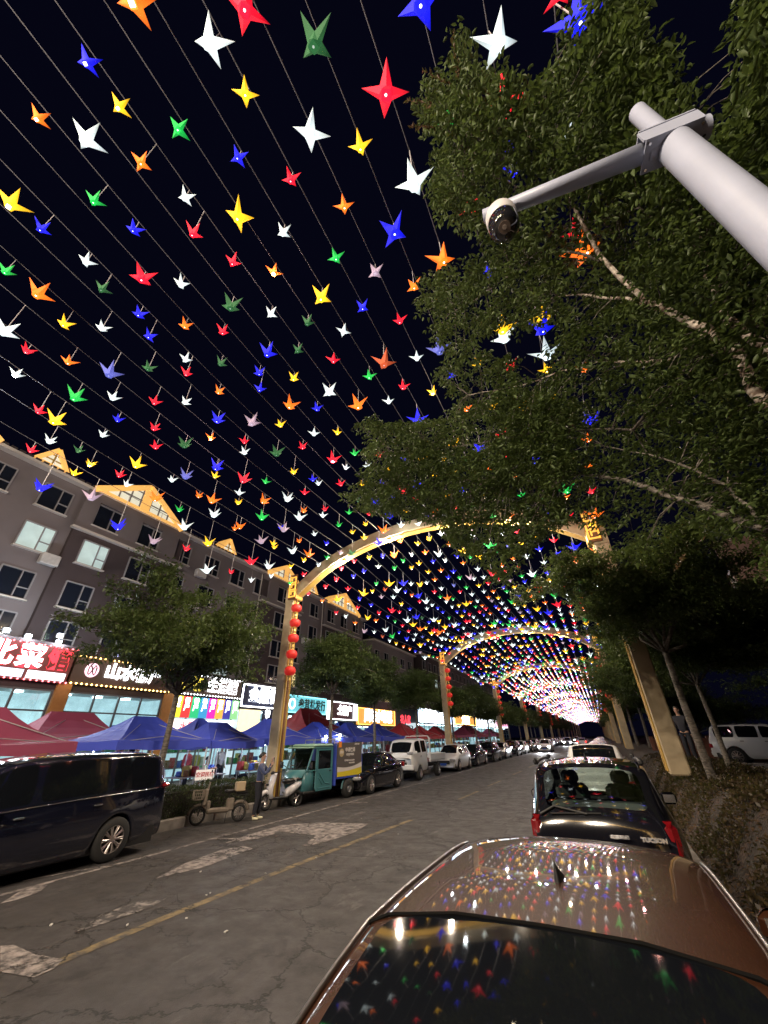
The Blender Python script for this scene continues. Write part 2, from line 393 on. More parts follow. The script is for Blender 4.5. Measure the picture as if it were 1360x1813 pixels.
LEAF_BR = leaf_mat('reddish_young_leaves', (0.13, 0.065, 0.035), (0.16, 0.09, 0.05))
DRY = leaf_mat('dry_fallen_leaves', (0.085, 0.045, 0.025), (0.13, 0.08, 0.045), 0.7)
def bark_mat(name, a, bcol, sc=9.0):
    m, t, b = nodes_mat(name)
    tc = N(t, 'ShaderNodeTexCoord'); w = N(t, 'ShaderNodeTexNoise', Scale=sc, Detail=5.0); mp = N(t, 'ShaderNodeMapping'); mp.inputs['Scale'].default_value = (1, 1, 3.5)
    t.links.new(tc.outputs['Object'], mp.inputs[0]); t.links.new(mp.outputs[0], w.inputs['Vector'])
    t.links.new(mixc(t, mrange(t, w.outputs[0], 0.42, 0.58), a, bcol), b.inputs['Base Color']); b.inputs['Roughness'].default_value = .85
    bp = N(t, 'ShaderNodeBump', Strength=0.7, Distance=0.02); t.links.new(w.outputs[0], bp.inputs['Height']); t.links.new(bp.outputs[0], b.inputs['Normal']); return m
BARK = bark_mat('grey_bark', (0.07, 0.06, 0.05), (0.16, 0.14, 0.12))
BARK_B = bark_mat('banded_bark', (0.11, 0.075, 0.055), (0.46, 0.40, 0.34), 7.0)

def rvec(n):
    v = RNG.normal(size=(n, 3)); return v / np.linalg.norm(v, axis=1, keepdims=True)
# fallen leaves on the bank
n = 34000
yy = 0.5 + 26 * RNG.random(n) ** 1.3; xx = 1.0 + 7.5 * RNG.random(n) ** 1.2
P = np.stack([xx, yy, np.array([bank_z(a, c) for a, c in zip(xx, yy)]) + 0.01 + 0.02 * RNG.random(n)], 1)
D = rvec(n); D[:, 2] *= .35; Nn = np.tile([0, 0, 1.], (n, 1)) + 0.35 * rvec(n)
V, Q = leaf_arrays(P, D, Nn, RNG.uniform(.05, .10, n), RNG.uniform(.03, .06, n))
o = fast_mesh('fallen_leaves', V, Q, DRY); tag(o, 'brown fallen leaves scattered over the raised bank right of the cars', 'leaves', kind='stuff')
# ground cover just past the kerb
n = 42000
yy = 2.0 + 18 * RNG.random(n); xx = 1.05 + 2.6 * RNG.random(n)
P = np.stack([xx, yy, np.array([bank_z(a, c) for a, c in zip(xx, yy)]) + 0.20 * RNG.random(n) * (.5 + .5 * np.sin(xx * 4 + yy * 3))], 1)
keep = np.sin(xx * 5 + yy * 2.1) + np.sin(yy * 3.3 - xx * 2) > -0.35
P = P[keep]; n = len(P)
V, Q = leaf_arrays(P, rvec(n) + [0, 0, .5], rvec(n) + [0, 0, 1.], RNG.uniform(.05, .09, n), RNG.uniform(.03, .05, n))
o = fast_mesh('ground_cover', V, Q, leaf_mat('dull_reddish_cover_leaves', (0.05, 0.032, 0.018), (0.085, 0.06, 0.03))); tag(o, 'low leafy ground cover on the bank by the cream columns', 'ground cover', kind='stuff')
# ------------------------------------------------------------------ lit arches across the street
CREAM = mat('cream_stone_paint', (0.50, 0.40, 0.25), 0.6, noise=0.25, nscale=3.0, bump=0.08, bscale=25)
GOLD = mat('gold_trim', (0.62, 0.40, 0.10), 0.42, 0.35)
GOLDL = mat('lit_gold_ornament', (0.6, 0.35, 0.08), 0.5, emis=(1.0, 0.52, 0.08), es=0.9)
RUST = mat('reddish_brown_trim', (0.22, 0.09, 0.035), 0.6, noise=.4)
LAMPW = lamp_mat('arch_lamp_glow', (1.0, 0.72, 0.32), 16.0, False)
AY0, ASP = 13.8, 21.7
AXL, AXR = -11.55, 1.55
def zarch(x): return 10.0 - 1.85 * (abs((x + 4.95) / 6.5)) ** 2.1
def arch(y, i, zr=1.08):
    e = empty('lantern_arch', ((AXL + AXR) / 2, y, 0), 0,
              ['cream and gold arch with five lanterns, the nearest one spanning the street', 'second cream arch down the street, its lanterns behind the white truck'][i] if 0 <= i < 2 else
              ('third gold lit arch down the street' if i == 2 else ('cream arch standing behind the viewer' if i < 0 else ORD[i] + ' lit arch over the street counting from the viewer, far away')), 'arch', 'arches spanning the street')
    cx = (AXL + AXR) / 2
    for sgn, X, zb in ((-1, AXL, 0.0), (1, AXR, zr)):
        x = X - cx; g = MB(); g.cbox((x, 0, (zb + 7.55) / 2), (.46, .44, 7.55 - zb), .03)
        # shoulder that swells to the knee
        g.prism([(x - .23, -.22), (x + .23, -.22), (x + .23, .22), (x - .23, .22)], 7.5, 8.1); g.build('column', CREAM, e)
        for k in (-1, 0, 1):
            s = MB(); s.cbox((x - sgn * .25, k * .135, (zb + .05 + 7.6) / 2), (.05, .075, 7.5 - zb), .015); s.build('gold_rib', GOLD if k else RUST, e)
        s = MB(); s.cbox((x - sgn * .24, 0, 7.85), (.34, .48, .5), .03); s.cbox((x - sgn * .02, 0, 8.15), (.50, .42, .2), .03); s.build('knee_block', GOLD, e)
        # greek key fret, built as bars on the street-facing side
        s = MB(); q = .055
        for kk in range(3):
            z0 = 7.72 + kk * .34; yy = -.29; xx = x - sgn * .16
            for (a, b_, c, d) in ((-.16, z0, .16, z0), (.16, z0, .16, z0 + .25), (.16, z0 + .25, -.06, z0 + .25), (-.06, z0 + .25, -.06, z0 + .12), (-.16, z0, -.16, z0 + .30)):
                s.box((xx + (a + c) / 2, yy, (b_ + d) / 2), (abs(c - a) + q, .05, abs(d - b_) + q))
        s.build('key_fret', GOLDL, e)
        s = MB(); s.box((x - sgn * .16, -.25, 8.2), (.42, .05, 1.2)); s.build('fret_panel', RUST, e)
    # curved box beam
    n = 26; xs_ = [AXL + .28 + (AXR - AXL - .56) * k / n for k in range(n + 1)]
    for nm, hh, ww, dz, m in (('beam', .46, .44, -.02, CREAM), ('beam_soffit', .05, .30, -.29, GOLD)):
        vs = []; fs = []
        for k, xx in enumerate(xs_):
            t_ = (zarch(xx + .01) - zarch(xx - .01)) / .02; nrm = Vector((-t_, 0, 1)).normalized()
            edge = abs((xx + 4.95) / 6.5); zz = zarch(xx) - .35 * max(0, edge - .72) * 3
            for (a, b_) in ((-1, -1), (1, -1), (1, 1), (-1, 1)):
                p = Vector((xx - cx, a * ww / 2, zz + dz)) + nrm * (b_ * hh / 2); vs.append(p)
        for k in range(n):
            for j in range(4): fs.append((k * 4 + j, k * 4 + (j + 1) % 4, k * 4 + 4 + (j + 1) % 4, k * 4 + 4 + j))
        fs += [(3, 2, 1, 0), (n * 4, n * 4 + 1, n * 4 + 2, n * 4 + 3)]
        mk(nm, vs, fs, m, e)
    for xx in (-8.75, -6.4, -3.5, -1.1):
        zz = zarch(xx) - .34; s = MB(); s.lathe([(.001, .1), (.07, .09), (.11, .0), (.1, -.03)], (xx - cx, -.05, zz), 10)
        fx = s.build('lamp_housing', GOLD, e); s = MB(); s.ball((xx - cx, -.05, zz - .04), .075, 8); s.build('bulb', LAMPW, fx)
        if i < 4: point('arch_lamp', (xx, y - .05, zz - .16), (3100 if i < 0 else 720 if i < 1 else 220), (1.0, 0.83, 0.64), .07)  # unseen rear arch gets far stronger lamps, brightening near leaves and pole
    return e
for i in range(-1, 14): arch(AY0 + ASP * i, i)

# red lantern strings under the inner corners
REDL = mat('red_lantern_cloth', (0.45, 0.02, 0.015), 0.6, emis=(0.9, 0.03, 0.02), es=0.28)
def lantern_string(x, y, label, sc=1.0):
    e = empty('lantern_string', (x, y, 7.45), 0, label, 'lanterns', 'strings of five red lanterns under the arches')
    s = MB(); s.tube([(0, 0, .3), (0, 0, -3.3)], .012, 5); s.build('cord', GOLD, e)
    for k in range(5):
        z = -.35 - .66 * k; b_ = MB(); n = 20; vs = []; m_ = 8
        for i in range(m_ + 1):
            th = PI * (i / m_); r = .235 * math.sin(th) ** .75 if 0 < i < m_ else .07; zz = -.185 * math.cos(th)
            for j in range(n):
                a = 2 * PI * j / n; rr = r * (1 + (.035 if j % 2 else -.02)); vs.append((rr * math.cos(a), rr * math.sin(a), z + zz))
        b_.add(vs, [(i * n + j, i * n + (j + 1) % n, (i + 1) * n + (j + 1) % n, (i + 1) * n + j) for i in range(m_) for j in range(n)])
        L = b_.build('lantern', REDL, e, True)
        c = MB(); c.lathe([(.001, .05), (.085, .05), (.095, 0), (.001, 0)], (0, 0, z + .17), 10); c.lathe([(.001, 0), (.095, 0), (.085, -.05), (.001, -.05)], (0, 0, z - .17), 10); c.lathe([(.03, 0), (.06, -.14), (.001, -.14)], (0, 0, z - .22), 8)
        c.build('gold_cap', GOLD, L)
    return e
lantern_string(-10.98, 13.45, 'five red lanterns hanging from the nearest left arch column')
for i in range(1, 7):
    lantern_string(-10.98, AY0 - .35 + ASP * i, 'five red lanterns hanging from the second left arch column' if i == 1 else ORD[i] + ' red lantern string from the viewer on the left side, small and far')
for i in range(1, 3): lantern_string(1.15, AY0 - .35 + ASP * i, ORD[i] + ' red lantern string from the viewer under the right arch ends')

# ------------------------------------------------------------------ cables and paper crane lanterns
NC = 21; CXS = [-11.15 + 12.55 * k / (NC - 1) for k in range(NC)]
def zc(x, y):
    i = math.floor((y - AY0) / ASP) + 1; u = (y - (AY0 + ASP * (i - 1))) / ASP
    z = zarch(x) + .15
    if i <= 0: return z + 1.5 * (1 - u) - .62 * 4 * u * (1 - u)
    return z - (.55 + .1 * math.sin(x * 5 + i)) * 4 * u * (1 - u)
CABLE = mat('steel_cable', (0.11, 0.11, 0.13), 0.7, 0.0)
HANG = mat('hanger_wire', (0.5, 0.48, 0.5), 0.5)
yy_ = [-7.5 + 1.2 * k for k in range(int((AY0 + ASP * 13 + 7.5) / 1.2))]
for k, x in enumerate(CXS):
    g = MB(); g.tube([(0, y, zc(x, y) - 8) for y in yy_], .008, 4, False)
    o = g.build('cable', CABLE, loc=(x, 0, 8)); tag(o, 'thin overhead cable strung with crane lanterns, ' + ORD[k] + ' from the left', 'cable', 'cables carrying the crane lanterns')

LINC = dict(red=(0.90, 0.008, 0.030), blue=(0.008, 0.010, 0.80), green=(0.008, 0.38, 0.055), yellow=(1.0, 0.56, 0.015), orange=(1.0, 0.17, 0.012), white=(0.60, 0.72, 0.75),
            lavender=(0.40, 0.30, 0.40), slate=(0.10, 0.12, 0.50), moss=(0.02, 0.11, 0.035), rose=(0.55, 0.09, 0.03))
CNAMES = list(LINC)
CM, BM = [], []
for cn in CNAMES:
    m = bpy.data.materials.new(cn + '_paper'); m.use_nodes = True; t = m.node_tree; b = t.nodes['Principled BSDF']
    c = LINC[cn]; b.inputs['Base Color'].default_value = (*[min(.8, .75 * x + .02) for x in c], 1); b.inputs['Roughness'].default_value = .7; b.inputs['Specular IOR Level'].default_value = .15
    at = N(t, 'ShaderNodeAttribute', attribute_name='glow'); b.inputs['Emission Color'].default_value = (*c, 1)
    dim = cn in ('lavender', 'slate', 'moss', 'rose')  # lavender and moss lanterns are unlit, yet given a weak emission
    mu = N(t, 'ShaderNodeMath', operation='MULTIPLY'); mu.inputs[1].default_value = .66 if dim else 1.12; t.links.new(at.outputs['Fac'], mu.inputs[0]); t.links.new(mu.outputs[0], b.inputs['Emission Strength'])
    m.cycles.emission_sampling = 'NONE'; CM.append(m)
    bc = tuple(.45 * x + .55 for x in c) if cn in ('yellow', 'orange', 'white') else tuple(.7 * x + .3 for x in c)
    BM.append(lamp_mat(cn + '_bulb_glow', bc, 9.0 if not dim else 1.5, False))
def crane_geo():
    v = []; f = []; gl = []
    def p(x, y, z, w): v.append((x, y, z)); gl.append(w); return len(v) - 1
    # wings (wide folded triangles), neck and tail (narrow), hollow square keel
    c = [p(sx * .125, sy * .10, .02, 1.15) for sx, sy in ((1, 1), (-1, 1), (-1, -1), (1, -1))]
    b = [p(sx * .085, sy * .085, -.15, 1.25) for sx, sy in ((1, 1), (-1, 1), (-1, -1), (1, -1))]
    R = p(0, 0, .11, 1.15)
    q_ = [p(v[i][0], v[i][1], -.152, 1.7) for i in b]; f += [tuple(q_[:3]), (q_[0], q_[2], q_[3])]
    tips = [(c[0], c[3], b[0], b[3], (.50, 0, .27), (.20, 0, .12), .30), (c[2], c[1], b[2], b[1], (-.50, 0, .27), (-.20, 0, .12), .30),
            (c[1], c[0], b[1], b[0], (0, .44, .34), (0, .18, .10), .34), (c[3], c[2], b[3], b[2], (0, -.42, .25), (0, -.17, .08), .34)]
    for c1, c2, b1, b2, T, mdl, w in tips:
        t_ = p(*T, w); m_ = p(*mdl, .8)
        f += [(c1, t_, m_), (t_, c2, m_), (c1, m_, R), (m_, c2, R)]
        lo = p(*(np.array(v[b1]) * .5 + np.array(v[b2]) * .5 + np.array([T[0] * .1, T[1] * .1, .02])), 1.1)
        f += [(c1, b1, lo), (c1, lo, t_), (lo, b2, c2), (t_, lo, c2), (b1, b2, lo)]
    return np.array(v), f, np.array(gl)
CV, CF, CG = crane_geo()
TRI = np.array(CF)
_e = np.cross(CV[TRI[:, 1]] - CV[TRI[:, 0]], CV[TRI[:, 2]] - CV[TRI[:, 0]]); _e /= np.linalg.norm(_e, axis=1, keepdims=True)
_fac = .82 + .36 * np.abs(_e @ np.array([.55, .62, .56])); GC = (CG[TRI] * _fac[:, None]).ravel()  # bulb falloff and facet shading put into the paper's emission
def crane_mesh(ci, nm='crane'):
    me = bpy.data.meshes.new(CNAMES[ci] + '_' + nm); me.from_pydata([tuple(map(float, x)) for x in CV], [], CF); me.materials.append(CM[ci])
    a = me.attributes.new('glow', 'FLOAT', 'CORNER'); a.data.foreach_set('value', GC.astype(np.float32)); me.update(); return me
CMESH = [crane_mesh(i) for i in range(len(CNAMES))]
bb = MB(); bb.cbox((0, 0, -.13), (.052, .052, .07), .015); 
BMESH = []
for i in range(len(CNAMES)):
    o = bb.build('bulb_proto', BM[i]); BMESH.append(o.data); bpy.data.objects.remove(o)
hh = MB(); hh.box((0, 0, .5), (.010, .010, 1.0)); o = hh.build('h', HANG); HMESH = o.data; bpy.data.objects.remove(o)

SHORT = dict(r='red', b='blue', g='green', y='yellow', o='orange', w='white', l='lavender', s='slate', m='moss', p='rose')
LIST = """12,62,r,B 232,12,o,B 134,120,b,S 341,95,w,B 472,8,r,B 580,75,m,B 730,8,b,B 833,75,w,B 238,172,y,S 452,152,y,S 683,165,r,B 337,210,g,S 48,210,o,S 137,260,w,B 443,262,b,S 549,237,w,B 645,258,y,S
770,213,g,S 863,277,b,S 250,289,o,S 347,330,w,S 534,312,r,S 620,363,o,S 733,325,w,B 38,348,y,B 167,356,g,S 254,388,b,S 342,413,r,S 422,385,y,B 516,398,w,S 698,412,b,B 595,457,g,S 670,480,l,S 774,468,o,B
73,405,b,S 171,450,w,S 420,462,r,S 499,475,o,S 252,492,r,B 339,489,w,S 409,542,m,B 487,548,w,S 569,527,y,B 552,563,m,S 642,545,b,S 708,568,r,S 733,508,o,S 10,480,g,S 68,520,o,B 181,512,m,S 259,540,b,S
336,570,o,S 8,586,w,B 114,574,y,S 181,581,w,S 264,596,b,S 407,579,r,S 403,629,m,S 335,625,w,S 474,625,b,B 465,652,b,S 539,615,m,S 617,583,w,S 600,634,r,S 680,643,p,B 738,634,w,S 768,622,s,B 654,667,g,S 520,670,y,S
48,621,r,S 122,641,o,S 28,663,w,S 195,661,s,B 263,652,m,S 330,661,r,S 397,685,o,S 460,689,b,S 583,694,w,B 569,715,b,S 714,685,r,S 688,711,w,S 766,695,y,S 133,703,g,B 200,704,w,S 328,712,w,S 514,718,o,B 507,741,y,S
634,718,o,B 274,712,r,S 69,728,r,S 97,745,y,B 209,743,b,S 385,743,b,B 383,763,o,S 446,748,l,B 442,770,r,S 740,744,b,B 604,761,y,S 556,768,w,S 273,758,r,S 88,781,w,S 182,770,w,S 152,782,m,S 544,785,r,S 433,801,w,S
490,802,m,B 327,787,m,B 276,791,r,S 55,797,r,S 160,822,y,S 132,838,y,S 221,826,r,S 242,823,y,B 329,843,s,B 305,850,w,S 383,827,b,B 381,843,y,S 431,849,r,B 520,836,y,S 590,814,r,B 474,846,g,S 73,863,b,B 146,915,l,B 209,932,b,B
272,958,l,B 225,858,w,S 276,882,o,B 330,972,r,S 369,962,y,B 367,1010,w,B 409,1013,r,S 445,1027,w,S 327,933,w,B 322,893,g,S 352,878,o,S 376,886,o,B 424,873,w,S 422,890,y,S 379,911,w,B 467,887,o,B 464,916,g,B 509,883,w,B 543,898,o,S
425,932,o,B 416,936,o,S 497,934,b,S 502,937,l,B 463,958,l,B 445,995,r,B 476,1003,w,B 489,953,y,S 486,969,y,S 530,958,o,S 557,946,w,S 580,896,r,S 572,913,w,S 600,930,g,S 654,910,r,S 582,958,b,S 518,976,w,B 547,982,o,B 538,992,y,S
564,1000,w,S 515,1003,y,S 562,838,b,S 564,856,w,S 545,868,r,S 620,820,w,S 637,795,g,S 673,806,r,S 945,632,w,B 868,590,y,B 970,582,b,B 968,655,y,S 1035,445,o,B 1018,235,w,S 815,372,r,S 836,488,b,S 1030,655,o,S 940,170,r,B 1025,35,b,B"""
PL = [(float(a), float(b_), SHORT[c], d) for a, b_, c, d in (s.split(',') for s in LIST.split())]
CR = []      # x, y, z, colour index, size, hang, yaw, px, py
SIZE = dict(B=.58, S=.37); HB = dict(B=.62, S=.30)
used_xy = []
for px, py, cn, sz in PL:
    best = None; h0 = HB[sz]
    for x in CXS:
        P = at_x(px, py, x)
        if P[1] < .2 or P[1] > 60 or (P - np.array([0, 0, EYE])).dot(ray(px, py)) < 0: continue
        h = zc(x, P[1]) - P[2]
        if best is None or abs(h - h0) < abs(best[0] - h0): best = (h, x, P)
    if best is None or not (.12 < best[0] < 1.2):
        cand = []
        for x in CXS:
            for k in range(0, 240):
                y = -.6 + k * .08; q = proj((x, y, zc(x, y) - h0)); cand.append((math.hypot(q[0] - px, q[1] - py), x, y))
        d_, x, y = min(cand)
        if d_ > 60: continue
        best = (h0, x, (x, y, zc(x, y) - h0))
    h, x, P = best
    CR.append([x, P[1], P[2], CNAMES.index(cn), SIZE[sz] * random.uniform(.94, 1.06), h, random.gauss(0, .45) + random.choice((0, PI)), px, py])
def clear_of(px, py, r): return all((c[7] - px) ** 2 + (c[8] - py) ** 2 > r * r for c in CR[:NL])
NL = len(CR)
cw = [.17, .18, .10, .15, .13, .20, .03, .015, .015, .01]
for k, x in enumerate(CXS):
    for bay in range(0, 14):
        ya = AY0 + ASP * (bay - 1); y = ya + .5 + random.uniform(0, .9)
        while y < ya + ASP - .2:
            big_ = random.random() < .22; sz = SIZE['B' if big_ else 'S'] * random.uniform(.92, 1.08); h = (HB['B'] if big_ else HB['S']) * random.uniform(.7, 1.25)
            z = zc(x, y) - h; pp = proj((x, y, z))
            ok = True
            if y < .6: ok = (pp[2] < 0.05 or pp[1] < -40 or pp[0] < -40) and y > -6
            elif -20 < pp[0] < 800 and -20 < pp[1] < 1010 and not (pp[0] > 530 and pp[1] > 800): ok = False
            elif not clear_of(pp[0], pp[1], 17): ok = False
            elif pp[0] > 770 and pp[1] < 560: ok = random.random() < .25
            if ok: CR.append([x, y, z, random.choices(range(len(CNAMES)), cw)[0], sz, h, random.gauss(0, .45) + random.choice((0, PI)), pp[0], pp[1]])
            y += random.uniform(.95, 1.35) * (1 if bay < 3 else .72)
def inview(c): return 0 <= c[7] <= 1360 and 0 <= c[8] <= 1813 and c[1] > 0
score = sorted(range(len(CR)), key=lambda i: -(CR[i][4] / max(.1, math.dist(CR[i][:3], (0, 0, EYE)))) if inview(CR[i]) else 1)
near = score[:295]; nearset = set(near)
NEARP = [(CR[i][7], CR[i][8], CNAMES[CR[i][3]], CR[i][4] > .5) for i in near]
CW = dict(lavender='unlit lavender', slate='dim slate blue', moss='unlit dark green', rose='dull orange red')
def szw(b_): return 'big' if b_ else 'small'
def region(px, py):
    v = 'top' if py < 250 else 'upper' if py < 520 else 'middle' if py < 760 else 'low'
    h = 'far left' if px < 200 else 'left' if px < 420 else 'centre' if px < 640 else 'right of centre' if px < 860 else 'right'
    return v + ' ' + h
used_lab = {}
for n_, i in enumerate(near):
    x, y, z, ci, sz, h, yaw, px, py = CR[i]
    col = CW.get(CNAMES[ci], CNAMES[ci]); me = (px, py)
    nb = sorted((q for j, q in enumerate(NEARP) if j != n_), key=lambda q: (q[0] - px) ** 2 + (q[1] - py) ** 2)
    def rel(q):
        dx, dy = px - q[0], py - q[1]
        return ('right of' if dx > 0 else 'left of') if abs(dx) > abs(dy) else ('below' if dy > 0 else 'above')
    lab = None
    for a in range(6):
        q = nb[a]; cand = f"{szw(sz > .5)} {col} crane lantern {rel(q)} {szw(q[3])} {CW.get(q[2], q[2])} one, {region(px, py)} of sky"
        if cand not in used_lab: lab = cand; break
    if lab is None: lab = cand
    used_lab[lab] = 1
    if len(lab.split()) > 16: lab = ' '.join(lab.replace(' of sky', '').split()[:16])
    o = bpy.data.objects.new('crane_lantern', CMESH[ci]); COL.objects.link(o); o.location = (x, y, z); o.scale = (sz, sz, sz); o.rotation_euler = (random.gauss(0, .10), random.gauss(0, .10), yaw)
    tag(o, lab, 'crane lantern', 'lit paper crane lanterns on the cables')
    b_ = bpy.data.objects.new('bulb', BMESH[ci]); COL.objects.link(b_); b_.parent = o
    w = bpy.data.objects.new('hanger', HMESH); COL.objects.link(w)
    w.parent = o; R = o.rotation_euler.to_matrix().to_4x4()
    off = R.inverted() @ Vector((0, 0, .11 * sz)); M = R.inverted()
    w.matrix_local = Matrix.Diagonal((1 / sz, 1 / sz, 1 / sz, 1)) @ (M @ Matrix.Translation((0, 0, .1 * sz)) @ Matrix.Diagonal((1, 1, h - .1 * sz, 1)))
# all the others: one object
rest = [c for i, c in enumerate(CR) if i not in nearset]
Vs_, Fs_, Ms_, Gs_ = [], [], [], []; off = 0
BV = np.array(bb.v); 
bq = np.array([[x * .040, y * .040, z * .045 - .135] for z in (-1, 1) for y in (-1, 1) for x in (-1, 1)])
BQ = np.array([(0, 2, 3, 1), (4, 5, 7, 6), (0, 1, 5, 4), (1, 3, 7, 5), (3, 2, 6, 7), (2, 0, 4, 6)])
BT3 = np.concatenate([BQ[:, [0, 1, 2]], BQ[:, [0, 2, 3]]])
NCn = len(CNAMES)
for x, y, z, ci, sz, h, yaw, px, py in rest:
    R = np.array(Matrix.Rotation(yaw, 3, 'Z')); A = (CV * sz) @ R.T + [x, y, z]; B = (bq * sz * (1.2 if y < 60 else 1.9)) @ R.T + [x, y, z]
    H = np.array([(x - .005, y, z + .1 * sz), (x + .005, y, z + .1 * sz), (x, y + .005, z + h)])
    Vs_ += [A, B, H]; Gs_ += [GC, np.ones(39)]
    Fs_ += [TRI + off, BT3 + off + len(CV), np.array([[0, 1, 2]]) + off + len(CV) + 8]; off += len(CV) + 11
    Ms_ += [np.full(len(TRI), ci), np.full(12, NCn + ci), np.full(1, 2 * NCn)]
V = np.concatenate(Vs_); F = np.concatenate(Fs_); M_ = np.concatenate(Ms_)
o = fast_mesh('distant_crane_lanterns', V, F, CM + BM + [HANG], kind='stuff', mi=M_)
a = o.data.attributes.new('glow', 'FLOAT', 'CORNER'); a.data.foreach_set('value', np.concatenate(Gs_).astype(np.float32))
tag(o, 'thousands of far crane lanterns merging into a bright band down the street', 'crane lanterns')
# light the cranes throw: stand-in lamps added just below a sparse few of the lit ones
RGBL = {k: LINC[k] for k in LINC}
lit = [c for c in CR if 1.5 < c[1] < 95 and CNAMES[c[3]] not in ('lavender', 'slate', 'moss', 'rose')]
lit.sort(key=lambda c: c[1])
for c in lit[::22][:60]:
    col = LINC[CNAMES[c[3]]]; mx = max(col); point('crane_bulb_light', (c[0], c[1], c[2] - .19 * c[4]), 40, tuple(.55 + .45 * v / mx for v in col), .05)
# ------------------------------------------------------------------ apartment blocks
WALL_L = mat('pale_mauve_render', (0.15, 0.13, 0.142), 0.85, noise=0.15, nscale=.8, bump=.15, bscale=8)
WALL_D = mat('dark_brown_render', (0.05, 0.036, 0.041), 0.85, noise=0.2, nscale=.8, bump=.15, bscale=8)
ROOFM = mat('dark_roof_tiles', (0.04, 0.03, 0.03), 0.8, bump=.5, bscale=12)
FRAMEW = mat('window_frame_grey', (0.24, 0.23, 0.25), 0.5)
PANED = mat('dark_window_glass', (0.010, 0.013, 0.022), 0.08, spec=.8)
PANEL = mat('lit_window_glass', (0.4, 0.5, 0.5), 0.3, emis=(0.62, 0.80, 0.78), es=0.42, noise=.3, nscale=2)
PANEY = mat('warm_window_glass', (0.4, 0.4, 0.2), 0.3, emis=(1.0, 0.75, 0.30), es=0.7)
GOLDE = mat('glowing_gold_fascia', (0.75, 0.48, 0.16), 0.5, emis=(1.0, 0.50, 0.12), es=0.62)  # golden lighting of the gables put into the trim's own emission
DORG = mat('lit_gable_glass', (0.5, 0.5, 0.45), 0.3, emis=(0.9, 0.86, 0.66), es=0.62, noise=.35, nscale=3)
LEDGE = mat('pale_ledge', (0.5, 0.46, 0.44), 0.7)
FX = -23.0
def bpart(name, a, b_, m, par): g = MB(); g.bbox(a, b_); return g.build(name, m, par, world=True)
WPROTO = {}
def window(par, y, z, w, h, pane, x=FX):
    key = (round(w, 2), round(h, 2), pane.name)
    if key not in WPROTO:
        f = MB(); t_ = .06
        for (c, d) in (((0, 0, h / 2), (.10, w, t_)), ((0, 0, -h / 2), (.10, w, t_)), ((0, -w / 2, 0), (.094, t_, h)), ((0, w / 2, 0), (.094, t_, h)), ((0, w * .12, 0), (.088, .05, h)), ((0, w * .31, -h * .12), (.082, w * .38, .045))): f.box(c, d)
        p = MB(); p.box((-.03, 0, 0), (.02, w - .02, h - .02)); s = MB(); s.box((.06, 0, -h / 2 - .06), (.22, w + .16, .06))
        a = f.build('w', FRAMEW); b_ = p.build('w', pane); c = s.build('w', LEDGE); WPROTO[key] = (a.data, b_.data, c.data)
        for o in (a, b_, c): bpy.data.objects.remove(o)
    A, B, C_ = WPROTO[key]
    f = bpy.data.objects.new('window', A); COL.objects.link(f); f.parent = par; f.location = Vector((x + .03, y, z)) - par.location
    for nm, d in (('pane', B), ('sill', C_)):
        o = bpy.data.objects.new(nm, d); COL.objects.link(o); o.parent = f
def block(y0, y1, label, segs, eave, rows, lit={}):
    e = empty('apartment_building', (FX - 5, (y0 + y1) / 2, 0), 0, label, 'building', 'apartment blocks above the shops')
    for i, (a, b_, m, px_) in enumerate(segs): bpart('wall', (FX - 9, a + .002, 0), (FX + px_, b_ - .002, eave), m, e)
    # eave, gutter and sloping roof
    g = MB(); g.bbox((FX - 9.2, y0 - .2, eave), (FX + .42, y1 + .2, eave + .16)); g.build('eave', LEDGE, e, world=True)
    g = MB(); g.add([(FX + .40, y0 - .1, eave + .17), (FX + .40, y1 + .1, eave + .17), (FX - 5, y1 + .1, eave + 2.9), (FX - 5, y0 - .1, eave + 2.9), (FX - 9.2, y0 - .1, eave + .5), (FX - 9.2, y1 + .1, eave + .5)], [(0, 1, 2, 3), (3, 2, 5, 4)])
    g.build('roof', ROOFM, e, world=True)
    g = MB()
    for k in range(int((y1 - y0) / .35)): g.bbox((FX + .36, y0 + k * .35, eave + .165), (FX + .47, y0 + k * .35 + .25, eave + .25))
    g.build('eave_tiles', ROOFM, e, world=True, kind='stuff')
    k = 0; y = y0 + 1.3
    while y < y1 - 1:
        px_ = next((p for a, b_, m, p in segs if a <= y < b_), 0)
        for r, z in enumerate(rows):
            pane = lit.get((k, r), PANED); window(e, y, z, 1.35, 1.30, pane, FX + px_)
        k += 1; y += 2.6
    return e
